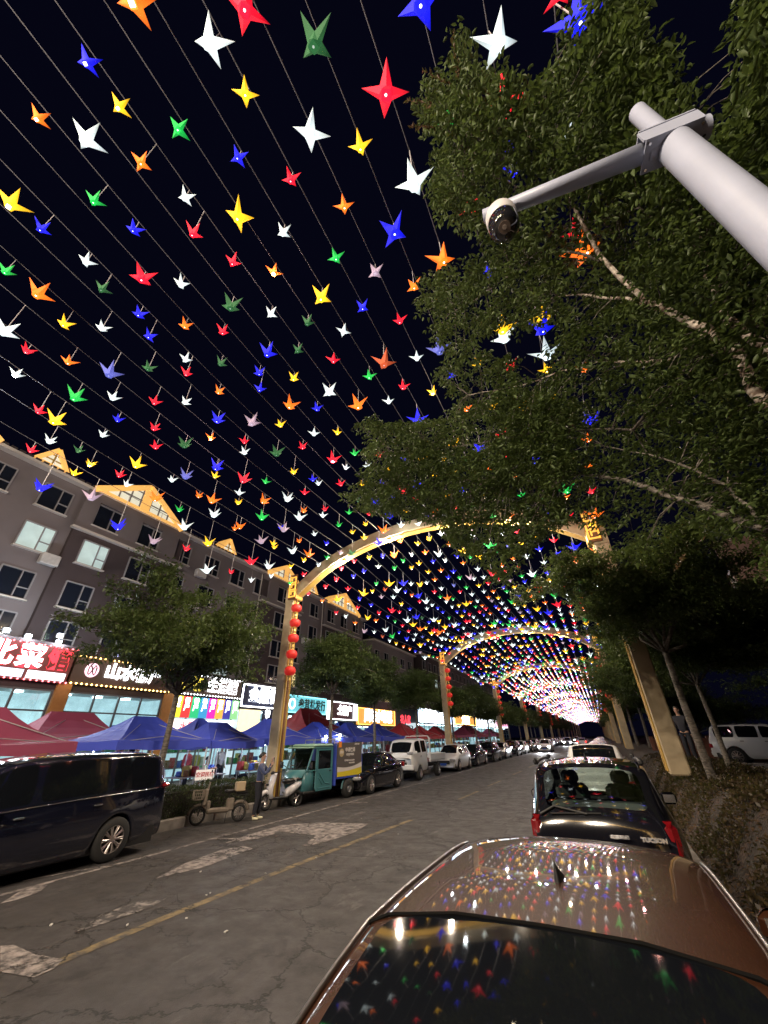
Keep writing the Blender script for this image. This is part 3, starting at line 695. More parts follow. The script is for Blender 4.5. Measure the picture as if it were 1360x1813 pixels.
def gable(e, ya, yb, yk, z0, zk, out=.5, deep=2.2):
    """a glazed, self-lit pediment standing on the eave"""
    x = FX + out
    g = MB(); g.plate([(x - .06, ya, z0), (x - .06, yb, z0), (x - .06, yk, zk)], .08)
    f = g.build('gable', DORG, e, world=True)
    s = MB()
    for a, b_ in (((x, ya, z0), (x, yk, zk)), ((x, yk, zk), (x, yb, z0))):
        a = Vector(a); b2 = Vector(b_); d = (b2 - a).normalized(); n_ = Vector((0, -d.z, d.y)); n_ = n_ if n_.z > 0 else -n_
        w_ = .17 * min(1, (yb - ya) / 4) + .06
        s.add([a - n_ * w_ + Vector((.08, 0, 0)), b2 - n_ * w_ + Vector((.08, 0, 0)), b2 + n_ * .10 + Vector((.08, 0, 0)), a + n_ * .10 + Vector((.08, 0, 0)),
               a - n_ * w_ - Vector((.1, 0, 0)), b2 - n_ * w_ - Vector((.1, 0, 0)), b2 + n_ * .10 - Vector((deep, 0, 0)), a + n_ * .10 - Vector((deep, 0, 0))],
              [(0, 1, 2, 3), (4, 7, 6, 5), (0, 4, 5, 1), (3, 2, 6, 7), (0, 3, 7, 4), (1, 5, 6, 2)])
    s.box((x + .02, (ya + yb) / 2, z0), (.2, yb - ya, .1)); s.build('gold_fascia', GOLDE, f, world=False) if False else None
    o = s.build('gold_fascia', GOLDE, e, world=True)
    m_ = MB(); nn = max(2, int((yb - ya) / .62)); 
    for k in range(1, nn):
        y = ya + (yb - ya) * k / nn; zt = z0 + (zk - z0) * ((y - ya) / (yk - ya) if y < yk else (yb - y) / (yb - yk)) - .15
        if zt > z0 + .1: m_.bbox((x - .06, y - .03, z0), (x + .02, y + .03, zt))
    for u in (.33, .62):
        z = z0 + (zk - z0) * u; m_.bbox((x - .055, ya + (yk - ya) * u + .15, z - .025), (x + .015, yb - (yb - yk) * u - .15, z + .025))
    m_.build('glazing_bars', GOLD if (yb - ya) < 3 else FRAMEW, e, world=True)
    if yb - ya > 3:
        g = MB(); g.bbox((x - .05, yk - .25, z0), (x + .06, yk + .3, z0 + (zk - z0) * .8)); g.build('gable_post', GOLDE, e, world=True)
R4 = (13.15, 10.9, 8.55, 6.6)
bA = block(-12, 41, 'long mauve and brown apartment block above the lit shops, glowing gold gables on its roof',
           [(-12, 8.75, WALL_L, 0), (8.75, 15.1, WALL_D, .25), (15.1, 23.2, WALL_L, 0), (23.2, 28.2, WALL_D, .25), (28.2, 32.4, WALL_L, 0), (32.4, 39.6, WALL_D, .25), (39.6, 41, WALL_L, 0)], 14.4, R4,
           {(7, 1): PANEL, (8, 1): PANEL, (12, 2): PANEY, (12, 3): PANEL, (10, 3): PANEY, (15, 3): PANEY, (5, 2): PANEL})
for a, b_ in ((8.75, 15.1), (23.2, 28.2), (32.4, 39.6)):
    bpart('top_floor_wall', (FX + .255, a - .12, 12.05), (FX + .40, b_ + .12, 12.42), WALL_L, bA)
    bpart('ledge', (FX + .24, a - .2, 11.92), (FX + .52, b_ + .2, 12.04), LEDGE, bA)
    bpart('top_floor_wall', (FX + .255, a - .12, 13.88), (FX + .40, b_ + .12, 14.39), WALL_L, bA)
    for k in range(int((b_ - a) / 2.6) + 2):
        # piers between the top floor windows
        y = -12 + 1.3 + 2.6 * (int((a + 12 - 1.3) / 2.6) + k) + 1.3
        lo = max(y - .6, a - .12); hi = min(y + .6, b_ + .12)
        if hi - lo > .1: bpart('top_floor_wall', (FX + .255, lo, 12.42), (FX + .40, hi, 13.88), WALL_L, bA)
for a, b_, k, z in ((-1.5, 4.4, 1.6, 16.2), (8.8, 14.6, 11.7, 16.35), (23.3, 28.0, 25.6, 15.9), (32.6, 39.4, 36.0, 16.3)): gable(bA, a, b_, k, 14.55, z)
for y in (6.6, 18.9, 30.2): gable(bA, y - .75, y + .75, y, 14.7, 15.75, .25, 1.2)
# air conditioner boxes, rain pipes and cables on the wall
for y in (-1.0, 15.2, 23.1, 28.3, 32.3, 39.7):
    g = MB(); g.tube([(FX + .08, y, 5.6), (FX + .08, y, 14.3)], .05, 6); g.build('rain_pipe', LEDGE, bA, world=True)
for y, z in ((8.35, 9.95), (2.7, 9.95), (18.9, 7.55), (29.6, 9.9), (6.6, 7.7), (4.0, 12.2), (17.0, 12.2), (17.0, 9.9), (21.8, 9.9), (21.8, 7.6), (30.6, 7.6), (12.9, 7.6)):
    g = MB(); g.cbox((FX + .25, y, z), (.34, .8, .55), .03); a_ = g.build('air_conditioner', mat('off_white_metal', (.5, .48, .48), .5, noise=.2), bA, world=True)
bB = block(43.5, 57, 'plain mauve apartment block beyond the gap, right of the gold gables', [(43.5, 57, WALL_L, 0)], 12.6, (11.0, 8.7, 6.5), {(1, 2): PANEY})
bC = block(60, 112, 'far dark apartment block behind the trees down the street', [(60, 75, WALL_D, 0), (75, 112, WALL_L, 0)], 13.5, (12.0, 9.7, 7.4), {(2, 1): PANEL, (5, 2): PANEY})

# ------------------------------------------------------------------ shops
GLASS = bpy.data.materials.new('clear_shop_glass'); GLASS.use_nodes = True; t = GLASS.node_tree; t.nodes.clear()
o_ = t.nodes.new('ShaderNodeOutputMaterial'); a_ = t.nodes.new('ShaderNodeBsdfTransparent'); b_ = t.nodes.new('ShaderNodeBsdfGlossy'); b_.inputs['Roughness'].default_value = .03
x_ = t.nodes.new('ShaderNodeMixShader'); x_.inputs[0].default_value = .14; a_.inputs[0].default_value = (.82, .95, .96, 1)
t.links.new(a_.outputs[0], x_.inputs[1]); t.links.new(b_.outputs[0], x_.inputs[2]); t.links.new(x_.outputs[0], o_.inputs[0])
SX = -20.5
PILL = mat('orange_brown_pillar', (0.42, 0.20, 0.06), 0.55, noise=.15)
MULL = mat('dark_mullion', (0.09, 0.09, 0.10), 0.4)
INW = mat('shop_back_wall', (0.62, 0.68, 0.70), 0.6, emis=(0.70, 0.88, 0.95), es=.75, noise=.85, nscale=1.6)  # wall emits by itself, shop lighting put into its emission
CEIL = lamp_mat('shop_ceiling_light', (0.85, 0.97, 1.0), 14.0)
TXW = lamp_mat('white_sign_light', (0.95, 0.98, 1.0), 9.0)
TXR = lamp_mat('red_sign_light', (1.0, 0.05, 0.07), 2.2)
TXY = lamp_mat('yellow_sign_light', (1.0, 0.80, 0.10), 2.4)
BXW = lamp_mat('white_lightbox', (0.9, 0.97, 1.0), 6.0)
BULBY = lamp_mat('yellow_bulb_light', (1.0, 0.62, 0.18), 9.0)
BULBR = lamp_mat('red_bulb_light', (1.0, 0.18, 0.20), 5.0)
BULBW = lamp_mat('white_bulb_light', (0.9, 0.97, 1.0), 8.0)
def cmat(n, c, r=.6, e=0.0): return mat(n, c, r, emis=c if e else None, es=e)
GOODS = [cmat('goods_' + k, c) for k, c in dict(red=(.5, .05, .04), yellow=(.6, .45, .08), green=(.06, .3, .08), blue=(.06, .12, .45), cream=(.6, .52, .4), brown=(.25, .12, .05)).items()]
ROT = (PI / 2, 0, PI / 2)       # text facing +x
def sign_text(e, txt, y, z, size, m, x, sx=1.0, bold=0.0, outline=None):
    if outline is not None: text_mesh(txt, size, outline, e, Vector((x - .03, y, z)) - e.location, ROT, .006, bold + size * .035, 'lettering_outline', sx)
    return text_mesh(txt, size, m, e, Vector((x, y, z)) - e.location, ROT, .012, bold, 'lettering', sx)
def shop(y0, y1, label, zs0, zs1, panelm, pill=True, txt=None, bulbs=None, ncol=4, glassz=4.0, frame_light=None, interior=True, tm=TXW, ts=.8, outline=None, bold=.02):
    e = empty('shop', (SX, (y0 + y1) / 2, 0.13), 0, label, 'shop', 'lit shops under the apartment blocks')
    P = lambda nm, a, b_, m, par=None: (lambda g: g.build(nm, m, par or e, world=True))((lambda g: (g.bbox(a, b_), g)[1])(MB()))
    P('fascia_panel', (SX - .06, y0 + .03, zs0), (SX + .12, y1 - .03, zs1), panelm)
    P('roof_slab', (FX + .3, y0, zs1 + .0), (SX + .06, y1, zs1 + .14), WALL_D)
    P('lintel', (SX - .3, y0, glassz), (SX - .07, y1, zs1 - .02), WALL_D)
    if pill:
        P('pillar', (SX - .2, y0 - .28, .13), (SX + .05, y0 + .28, zs0 - .01), PILL)
    f = MB(); 
    for k in range(ncol + 1):
        y = y0 + .3 + (y1 - y0 - .6) * k / ncol; f.bbox((SX - .12, y - .035, .13), (SX - .04, y + .035, glassz))
    for z in (.2, 2.3, 3.2, glassz - .04): f.bbox((SX - .11, y0 + .3, z - .03), (SX - .05, y1 - .3, z + .03))
    fr = f.build('shopfront_frame', MULL, e, world=True)
    for k in range(ncol):
        a = y0 + .34 + (y1 - y0 - .6) * k / ncol; b_ = y0 + .26 + (y1 - y0 - .6) * (k + 1) / ncol
        g = MB(); g.bbox((SX - .085, a, .23), (SX - .075, b_, glassz - .08)); g.build('glass_pane', GLASS, fr, world=True)
    P('back_wall', (FX + .7, y0, .13), (FX + .8, y1, glassz), INW)
    P('party_wall', (FX + .8, y0 - .04, .13), (SX - .3, y0 + .04, glassz), INW)
    P('ceiling', (FX + .8, y0, glassz - .05), (SX - .3, y1, glassz + .05), mat('shop_ceiling', (.5, .5, .5), .8))
    c = MB()
    for k in range(int((y1 - y0) / 1.4)): c.bbox((FX + 1.4, y0 + .5 + k * 1.4, glassz - .12), (SX - .7, y0 + .75 + k * 1.4, glassz - .06))
    c.build('ceiling_light', CEIL, e, world=True)
    for q in range(3):
        sh_ = MB(); z = .7 + q * .75; sh_.bbox((FX + .8, y0 + .3, z), (FX + 1.2, y1 - .3, z + .05)); so = sh_.build('shelf', FRAMEW, e, world=True)
        gs = MB(); y = y0 + .35
        while y < y1 - .6:
            w = random.uniform(.12, .4); h = random.uniform(.2, .6); gs.mi = random.randrange(6); gs.bbox((FX + .85, y, z + .05), (FX + 1.15, y + w, z + .05 + h)); y += w + random.uniform(.02, .2)
        gs.build('goods', GOODS, so, world=True, kind='stuff')
    if frame_light is not None:
        g = MB()
        for z in (zs0 + .03, zs1 - .03): g.bbox((SX + .12, y0 + .05, z - .03), (SX + .17, y1 - .05, z + .03))
        for y in (y0 + .08, y1 - .08): g.bbox((SX + .118, y - .03, zs0 + .06), (SX + .168, y + .03, zs1 - .06))
        g.build('light_strip', frame_light, e, world=True)
    if txt: sign_text(e, txt, (y0 + y1) / 2, (zs0 + zs1) / 2, ts, tm, SX + .15, 1.0, bold, outline)
    if bulbs is not None:
        for z in (zs0 + .02, zs1 - .02):
            g = MB(); y = y0 + .1
            while y < y1: g.ball((SX + .19, y, z), .038, 6); y += .22
            g.build('marquee_bulbs', bulbs, e, True, world=True, kind='stuff')
    return e, P
DRED = mat('dark_red_panel', (0.16, 0.03, 0.03), .5); DBR = mat('dark_brown_panel', (0.07, 0.04, 0.03), .5); NAVY = mat('navy_panel', (0.03, 0.04, 0.09), .5)
TEAL = mat('teal_lightbox', (0.15, 0.45, 0.5), .5, emis=(0.16, 0.62, 0.70), es=.75); ORB = mat('orange_lightbox', (0.4, 0.2, .06), .5, emis=(1.0, 0.45, 0.08), es=.8)
WHB = mat('white_backlit_panel', (.6, .6, .6), .5, emis=(.85, .92, 1.0), es=2.4)
s1, P = shop(2.6, 10.0, 'shop with red and white illuminated sign over the maroon tents at far left', 4.25, 5.65, DRED, txt=None, bulbs=BULBR, ncol=5)
for ch, yy, mm, ol in (('东', 6.25, TXW, TXR), ('北', 7.3, TXW, TXR), ('菜', 8.35, TXW, TXR), ('馆', 9.4, TXR, None)): sign_text(s1, ch, yy, 5.1, .92, mm, SX + .15, 1.0, .03, ol)
for k, y in enumerate((5.3, 6.85, 8.4)):
    g = MB(); g.bbox((SX + .12, y + .05, 4.33), (SX + .17, y + 1.45, 4.62)); g.build('light_panel', mat('pinkish_lightbox', (.6, .5, .5), .5, emis=(1, .75, .8), es=1.6) if k == 0 else mat('bluish_lightbox', (.5, .5, .6), .5, emis=(.7, .82, 1), es=1.7) if k == 1 else WHB, s1, world=True)
s2, P = shop(10.05, 15.2, 'shop with round logo and white characters on a brown sign, yellow bulbs below', 4.28, 5.45, DBR, bulbs=BULBY, ncol=4)
sign_text(s2, '山水特产', 12.95, 4.92, .72, TXW, SX + .15, 1.05, .025)
g = MB(); g.lathe([(.001, .04), (.30, .04), (.30, 0)], (SX + .13, 10.85, 4.9), 20, 'X'); g.build('round_logo', mat('pink_lit_disc', (.6, .45, .5), .5, emis=(1.0, .62, .75), es=1.4), s2, world=True)
g = MB(); g.tube([(SX + .18, 10.85 + .17 * math.cos(a), 4.9 + .2 * math.sin(a * 2)) for a in [k * PI / 8 for k in range(17)]], .025, 5); g.build('logo_drawing', DRED, s2, world=True)
s3, P = shop(15.25, 20.3, 'shop with a band of coloured vertical banners under yellow lettering', 4.3, 5.35, DBR, bulbs=BULBW, ncol=4)
sign_text(s3, '鲜味', 16.3, 4.85, .85, TXY, SX + .15, 1.0, .03); sign_text(s3, '生活馆', 18.7, 4.85, .8, TXW, SX + .15, 1.0, .03)
SC = [(.9, .8, .05), (.75, .05, .05), (.03, .5, .2), (.05, .3, .6), (.7, .03, .45), (.95, .45, .08), (.05, .05, .35), (.3, .7, .3)]
for k, c in enumerate(SC):
    y = 15.55 + k * .6; g = MB(); g.bbox((SX + .02, y, 3.15), (SX + .07, y + .57, 4.2))
    bn = g.build('coloured_banner', mat('banner_%d' % k, c, .6, emis=c, es=.85), s3, world=True)
    text_mesh('特\n产', .34, TXW, s3, Vector((SX + .085, y + .28, 3.8)) - s3.location, ROT, .004, .004, 'banner_lettering')
g = MB(); g.bbox((SX + .02, 15.5, 2.35), (SX + .07, 18.0, 3.08)); g.build('lit_poster', mat('white_red_poster', (.6, .5, .5), .5, emis=(1, .85, .82), es=1.5), s3, world=True)
sign_text(s3, '水果', 16.7, 2.7, .5, TXR, SX + .09); g = MB(); g.bbox((SX + .02, 18.1, 2.35), (SX + .07, 20.1, 3.08)); g.build('lit_poster', WHB, s3, world=True)
s4, P = shop(20.35, 24.9, 'shop with white framed dark sign and tall white characters, left of the cream column', 3.9, 5.25, NAVY, frame_light=TXW, ncol=3, glassz=3.8, pill=False)
sign_text(s4, '金鼎香', 22.5, 4.6, .98, TXW, SX + .15, 1.0, .03)
g = MB(); g.bbox((SX + .02, 20.5, 2.5), (SX + .07, 22.4, 3.75)); g.build('lit_poster', mat('yellow_food_poster', (.6, .5, .2), .5, emis=(1, .85, .5), es=1.3, noise=.6, nscale=3), s4, world=True)
g = MB(); g.bbox((SX + .02, 22.6, 2.4), (SX + .07, 23.6, 3.75)); g.build('dark_poster', NAVY, s4, world=True); sign_text(s4, '特\n色', 23.1, 3.3, .5, TXW, SX + .09)
s5, P = shop(24.95, 30.2, 'shop with teal sign and dark green characters right of the cream column', 3.75, 4.95, TEAL, frame_light=mat('teal_strip_light', (.2, .6, .7), .5, emis=(.35, .9, 1.0), es=1.8), ncol=4, glassz=3.65, pill=False)
sign_text(s5, '参茸批发行', 28.2, 4.32, .78, mat('dark_green_letters', (.02, .06, .05), .5), SX + .15, .95, .02)
g = MB(); g.lathe([(.28, .04), (.36, .04), (.36, 0)], (SX + .13, 25.6, 4.35), 20, 'X'); g.build('round_logo', BXW, s5, world=True)
s6, P = shop(30.3, 35.5, 'shop with dark characters in a bright white frame sign, behind the slim tree', 3.45, 4.85, mat('dark_wine_panel', (.12, .04, .05), .5), frame_light=BXW, ncol=4, glassz=3.4, pill=False)
sign_text(s6, '土特产', 33.2, 4.15, .8, TXW, SX + .15, 1.0, .03)
for y in (30.6, 35.0):
    g = MB(); g.bbox((SX + .12, y - .25, 3.55), (SX + .2, y + .3, 4.75)); g.build('light_panel', BXW, s6, world=True)
s7, P = shop(35.6, 44.0, 'shop with orange edged sign and glaring white characters above the red tents', 3.15, 4.6, ORB, frame_light=lamp_mat('orange_strip', (1, .45, .1), 3.0), ncol=5, glassz=3.1, pill=False)
sign_text(s7, '风味小吃城', 40.0, 3.9, 1.25, TXW, SX + .15, 1.0, .03)
s8, P = shop(51.5, 66.0, 'wide shop with blue white glowing sign beyond the gap in the buildings', 3.7, 5.3, mat('bluish_backlit_panel', (.3, .4, .6), .5, emis=(.5, .68, 1.0), es=2.4), frame_light=BXW, ncol=8, glassz=3.6, pill=False)
sign_text(s8, '名优特产超市', 58.5, 4.5, 1.5, TXW, SX + .15, 1.2, .05)
s9, P = shop(66.5, 80.0, 'far shop with yellow glowing sign past the second lantern column', 3.7, 5.1, ORB, frame_light=BULBY, ncol=6, glassz=3.6, pill=False)
sign_text(s9, '大酒店', 73, 4.4, 1.3, TXW, SX + .15, 1.2, .05)
for y0, nm in ((81, 'far shop with a bluish lit sign near the end of the row'), (97, 'last far shop with a pink lit sign')):
    s, P = shop(y0, y0 + 14, nm, 3.7, 5.0, WHB if y0 < 90 else mat('pink_lit_panel', (.6, .3, .4), .5, emis=(1, .4, .6), es=1.2), frame_light=BXW, ncol=5, glassz=3.6, pill=False)
# red neon characters over the alley
e = empty('neon_sign', (SX, 47.3, 3.6), 0, 'small red neon characters above the red tents in the alley gap', 'sign')
text_mesh('农人家', 1.0, TXR, e, (0, 0, 0.2), ROT, .02, .02); g = MB(); g.bbox((-.1, -2.2, -.42), (-.04, 2.2, -.34)); g.bbox((-.1, -2.2, -3.5), (0.0, -2.1, -.4)); g.bbox((-.1, 2.1, -3.5), (0.0, 2.2, -.4)); g.build('sign_rail', MULL, e)
# floodlights above the first shop
for k, (y, z) in enumerate(((7.25, 5.98), (8.05, 5.9), (9.15, 6.15), (9.2, 5.86))):
    x = SX - .1; e = empty('floodlight', (x, y, 5.72), 0, ['leftmost white floodlight glaring above the red and white sign', 'second white floodlight above the red and white sign', 'upper of the two small floodlights by the big tree', 'lower small floodlight by the big tree at sign end'][k], 'floodlight', 'white floodlights above the first shop sign')
    g = MB(); g.tube([(0, 0, 0), (0, 0, z - 5.72 - .05)], .02, 6); g.build('bracket', MULL, e)
    g = MB(); g.cbox((0, 0, z - 5.72), (.12, .26, .2), .02); h = g.build('lamp_head', MULL, e); g = MB(); g.ball((.07, 0, z - 5.72), .085, 8); g.build('lamp_glass', lamp_mat('floodlight_glow', (.85, .97, 1.0), 34 if k < 2 else 18), h)
    point('floodlight_light', (x + .25, y, z + .05), 120, (.82, .93, 1.0), .08)

# ------------------------------------------------------------------ canopy tents
MAROON = mat('maroon_canopy', (0.33, 0.065, 0.13), .55, bump=.25, bscale=6); BLUE = mat('blue_canopy', (0.05, 0.08, 0.55), .5, bump=.25, bscale=6); REDC = mat('red_canopy', (0.42, 0.035, 0.05), .55, bump=.25, bscale=6)
LEG = mat('tent_leg_white', (.5, .5, .52), .4, .3)
def tent(x, y, sx, sy, zv, zp, m, label, rid=.35, rz=0.0):
    e = empty('canopy_tent', (x, y, .13), rz, label, 'tent', 'market tents along the pavement')
    zv -= .13; zp -= .13; n = 7; vs = []; fs = []
    ry = sy * rid / 2; U = 5
    # four concave slopes from the eave to a short ridge
    ring = []
    for i in range(U + 1):
        u = i / U; k = u; hgt = zv + (zp - zv) * (u ** 1.75)
        hx = sx / 2 * (1 - u); hy = sy / 2 * (1 - u) + ry * u
        hx = max(hx, .02); r = []
        for (a, b_) in ((-1, -1), (1, -1), (1, 1), (-1, 1)): r.append((a * hx, b_ * hy))
        full = []
        for j in range(4):
            p, q = r[j], r[(j + 1) % 4]
            for s in range(6):
                w = s / 6; sag = -.05 * math.sin(PI * w) * (1 - u) + random.uniform(-.008, .008)
                full.append((p[0] + (q[0] - p[0]) * w, p[1] + (q[1] - p[1]) * w, hgt + sag + (.04 * math.cos(4 * PI * w) * u * (1 - u))))
        ring.append(full)
    for f_ in ring: vs += f_
    M_ = 24
    for i in range(U):
        for j in range(M_): fs.append((i * M_ + j, i * M_ + (j + 1) % M_, (i + 1) * M_ + (j + 1) % M_, (i + 1) * M_ + j))
    fs.append(tuple(range(U * M_, U * M_ + M_)))
    mk('canopy_roof', vs, fs, m, e)
    g = MB(); low = []
    for j in range(M_):
        p = ring[0][j]; low.append((p[0] * 1.01, p[1] * 1.01, p[2] - .24 + (.02 if j % 2 else -.01)))
    g.add(ring[0] + low, [(j, (j + 1) % M_, M_ + (j + 1) % M_, M_ + j) for j in range(M_)]); g.build('valance', m, e)
    for a in (-1, 1):
        for b_ in (-1, 1):
            g = MB(); g.bbox((a * (sx / 2 - .06) - .02, b_ * (sy / 2 - .06) - .02, 0), (a * (sx / 2 - .06) + .02, b_ * (sy / 2 - .06) + .02, zv)); g.build('leg', LEG, e)
    g = MB()
    for a in (-1, 1):
        g.tube([(a * (sx / 2 - .06), -sy / 2, zv - .06), (a * (sx / 2 - .06), 0, zv + .1), (a * (sx / 2 - .06), sy / 2, zv - .06)], .012, 4); g.tube([(-sx / 2, a * (sy / 2 - .06), zv - .06), (0, 0, zp - .12), (sx / 2, a * (sy / 2 - .06), zv - .06)], .012, 4)
    g.build('truss', LEG, e)
tent(-14.5, 5.3, 2.9, 3.9, 2.05, 2.88, MAROON, 'front maroon tent behind the black van at far left', .3)
tent(-17.3, 9.1, 3.0, 3.6, 2.15, 3.0, MAROON, 'second maroon tent between the black van and the lit shops', .4)
tent(-14.2, 9.85, 3.0, 3.4, 2.08, 2.78, BLUE, 'blue tent with a dark right slope behind the tree trunk', .25)
tent(-14.3, 13.2, 2.8, 2.8, 2.02, 2.68, BLUE, 'small blue tent directly behind the hedge, left of the column', .35)
tent(-14.4, 16.6, 3.0, 3.5, 2.08, 2.9, BLUE, 'blue tent crossed by the cream column', .25)
tent(-17.0, 14.6, 3.0, 3.2, 2.1, 2.95, BLUE, 'blue tent peeking up behind the small blue one', .1)
tent(-17.0, 23.2, 3.2, 4.2, 2.6, 3.75, REDC, 'tall dark red tent above the blue tents right of the column', .45)
tent(-14.4, 20.4, 3.0, 3.2, 2.08, 2.85, BLUE, 'bright blue tent just right of the column, before the tall red one', .2)
tent(-14.4, 24.0, 3.0, 3.2, 2.1, 2.9, BLUE, 'blue tent above the delivery tricycle box', .25)
tent(-14.4, 27.8, 3.0, 3.6, 2.1, 2.9, BLUE, 'blue tent behind the black sedan', .3)
tent(-17.2, 27.6, 3.0, 3.2, 2.2, 3.1, BLUE, 'rear blue tent beneath the orange edged sign', .3)
tent(-14.5, 32.4, 3.0, 3.6, 2.15, 3.05, REDC, 'red pointed tent behind the white truck cab', .08)
tent(-14.5, 36.4, 3.0, 3.4, 2.15, 2.9, REDC, 'second red tent right of the pointed one', .2)
tent(-17.4, 40, 3.0, 4.0, 2.2, 3.1, REDC, 'rear red tent under the red neon characters', .3)
tent(-14.6, 41, 3.0, 3.6, 2.15, 2.95, REDC, 'red tent just left of the second lantern column', .3)
tent(-14.6, 52.5, 3.2, 8, 2.2, 3.25, MAROON, 'wide magenta tent past the second lantern column', .4)
tent(-14.6, 64, 3.0, 5, 2.2, 3.0, MAROON, 'far maroon tent behind the distant parked cars', .4)
# bare bulbs hanging under tents
for k, (x, y, z, w, nm) in enumerate(((-12.9, 19.25, 2.1, 90, 'left of two bare white bulbs glaring above the tricycle box'), (-12.9, 20.6, 2.16, 90, 'right of two bare white bulbs glaring above the tricycle box'), (-14.3, 5.4, 1.85, 70, 'white bulb under the front maroon tent'), (-15.5, 9.2, 1.8, 50, 'white bulb under the second maroon tent'),
        (-14.2, 13.4, 1.85, 40, 'white bulb under the small blue tent'), (-14.4, 16.4, 1.85, 50, 'white bulb under the blue tent crossed by the column'), (-14.4, 27.6, 1.95, 60, 'white bulb under the blue tent behind the black sedan'), (-14.4, 36, 1.9, 60, 'white bulb under the second red tent'), (-14.4, 51, 2.0, 80, 'white bulb under the wide magenta tent'))):
    e = empty('hanging_bulb', (x, y, z), 0, nm, 'bulb', 'bare bulbs lighting the stalls'); g = MB(); g.ball((0, 0, 0), .075 if w > 80 else .05, 8); g.build('glass', lamp_mat('bare_bulb_glow', (.9, .97, 1.0), 45.0, False), e, True)
    g = MB(); g.tube([(0, 0, .07), (0, 0, .12)], .025, 6); g.tube([(0, 0, .12), (0, 0, .45)], .006, 4); g.build('socket', MULL, e); point('bulb_light', (x, y, z - .1), w, (.88, .95, 1.0), .05)
# stall tables with goods
TAB = mat('stall_table_top', (.45, .43, .4), .6)
for k, y in enumerate((5.2, 9.4, 12.9, 16.4, 20.2, 24.0, 27.8, 32.2, 36.4)):
    e = empty('stall_table', (-14.6, y, .13), 0, 'folding stall table heaped with goods under the ' + ['front maroon tent', 'blue tent by the tree trunk', 'small blue tent', 'blue tent crossed by the column', 'blue tent right of the column', 'blue tent above the tricycle', 'blue tent behind the black sedan', 'pointed red tent', 'second red tent'][k], 'table', 'stall tables under the tents')
    g = MB(); g.bbox((-.4, -1.1, .70), (.4, 1.1, .74)); g.build('table_top', TAB, e)
    for a in (-.35, .35):
        for b_ in (-1, 1): g = MB(); g.bbox((a - .02, b_ - .02, 0), (a + .02, b_ + .02, .7)); g.build('leg', LEG, e)
    gs = MB(); 
    for q in range(26):
        w = random.uniform(.1, .3); h = random.uniform(.06, .35); gs.mi = random.randrange(6); gs.cbox((random.uniform(-.3, .3), random.uniform(-.95, .95), .74 + h / 2), (w, w * 1.2, h), .02, random.uniform(0, 1))
    o = gs.build('goods', GOODS, loc=(-14.6, y, .13)); tag(o, 'mixed boxes and packets heaped on the stall table, number %s' % '' if False else 'heap of mixed boxes and packets lying on a stall table', 'goods', 'goods on the stall tables', 'stuff')
# board with red characters by the hedge
bp_ = at_x(364, 1364, -12.1)
e = empty('notice_board', (bp_[0], bp_[1], .42), -.5, 'white board with red characters standing behind the hedge', 'sign')
g = MB(); g.bbox((-.02, -.42, .72), (.02, .42, 1.14)); g.build('board', mat('white_board', (.7, .68, .66), .5, emis=(1, .9, .88), es=.25), e)
e.scale = (.68, .68, .68)
text_mesh('空调民宿', .21, mat('red_letters', (.5, .02, .02), .5), e, (.03, 0, .93), ROT, .003, .004)
for b_ in (-.36, .36): g = MB(); g.bbox((-.015, b_ - .015, 0), (.015, b_ + .015, .72)); g.build('leg', LEG, e)
# ------------------------------------------------------------------ hedge
def hedge(x0, x1, y0, y1, z1, n, label):
    e = empty('hedge', ((x0 + x1) / 2, (y0 + y1) / 2, 0.12), 0, label, 'hedge', 'clipped hedges along the left kerb')
    c = np.array([(x0 + x1) / 2, (y0 + y1) / 2, 0.12])
    P = np.stack([RNG.uniform(x0, x1, n), RNG.uniform(y0, y1, n), RNG.uniform(.1, z1, n)], 1)
    face = RNG.integers(0, 3, n); d = RNG.uniform(0, .12, n)
    P[face == 0, 0] = x1 - d[face == 0]; P[face == 1, 2] = z1 - d[face == 1] * .8; P[(face == 2) & (RNG.random(n) < .6), 0] = x0 + .05
    P[:, 2] += 0.05 * np.sin(P[:, 1] * 3) + .03 * np.sin(P[:, 1] * 7.7 + 1)
    V, Q = leaf_arrays(P - c, rvec(n) + [0.4, 0, .4], rvec(n), RNG.uniform(.035, .065, n), RNG.uniform(.02, .035, n))
    fast_mesh('foliage', V, Q, LEAF2, e, 'stuff')
    g = MB(); g.bbox((x0 + .12 - c[0], y0 + .08 - c[1], 0), (x1 - .12 - c[0], y1 - .08 - c[1], z1 - .26)); g.build('twigs', mat('dark_twigs', (.02, .018, .012), .95), e)
hedge(-11.8, -11.05, 7.0, 13.0, 0.9, 11000, 'dark clipped hedge behind the moped and the person on the phone')
hedge(-11.8, -11.05, -2.0, 6.5, 0.9, 3000, 'dark clipped hedge hidden behind the black van')
hedge(-11.8, -11.05, 14.8, 22.0, 0.8, 5000, 'dark clipped hedge behind the blue cargo tricycle')

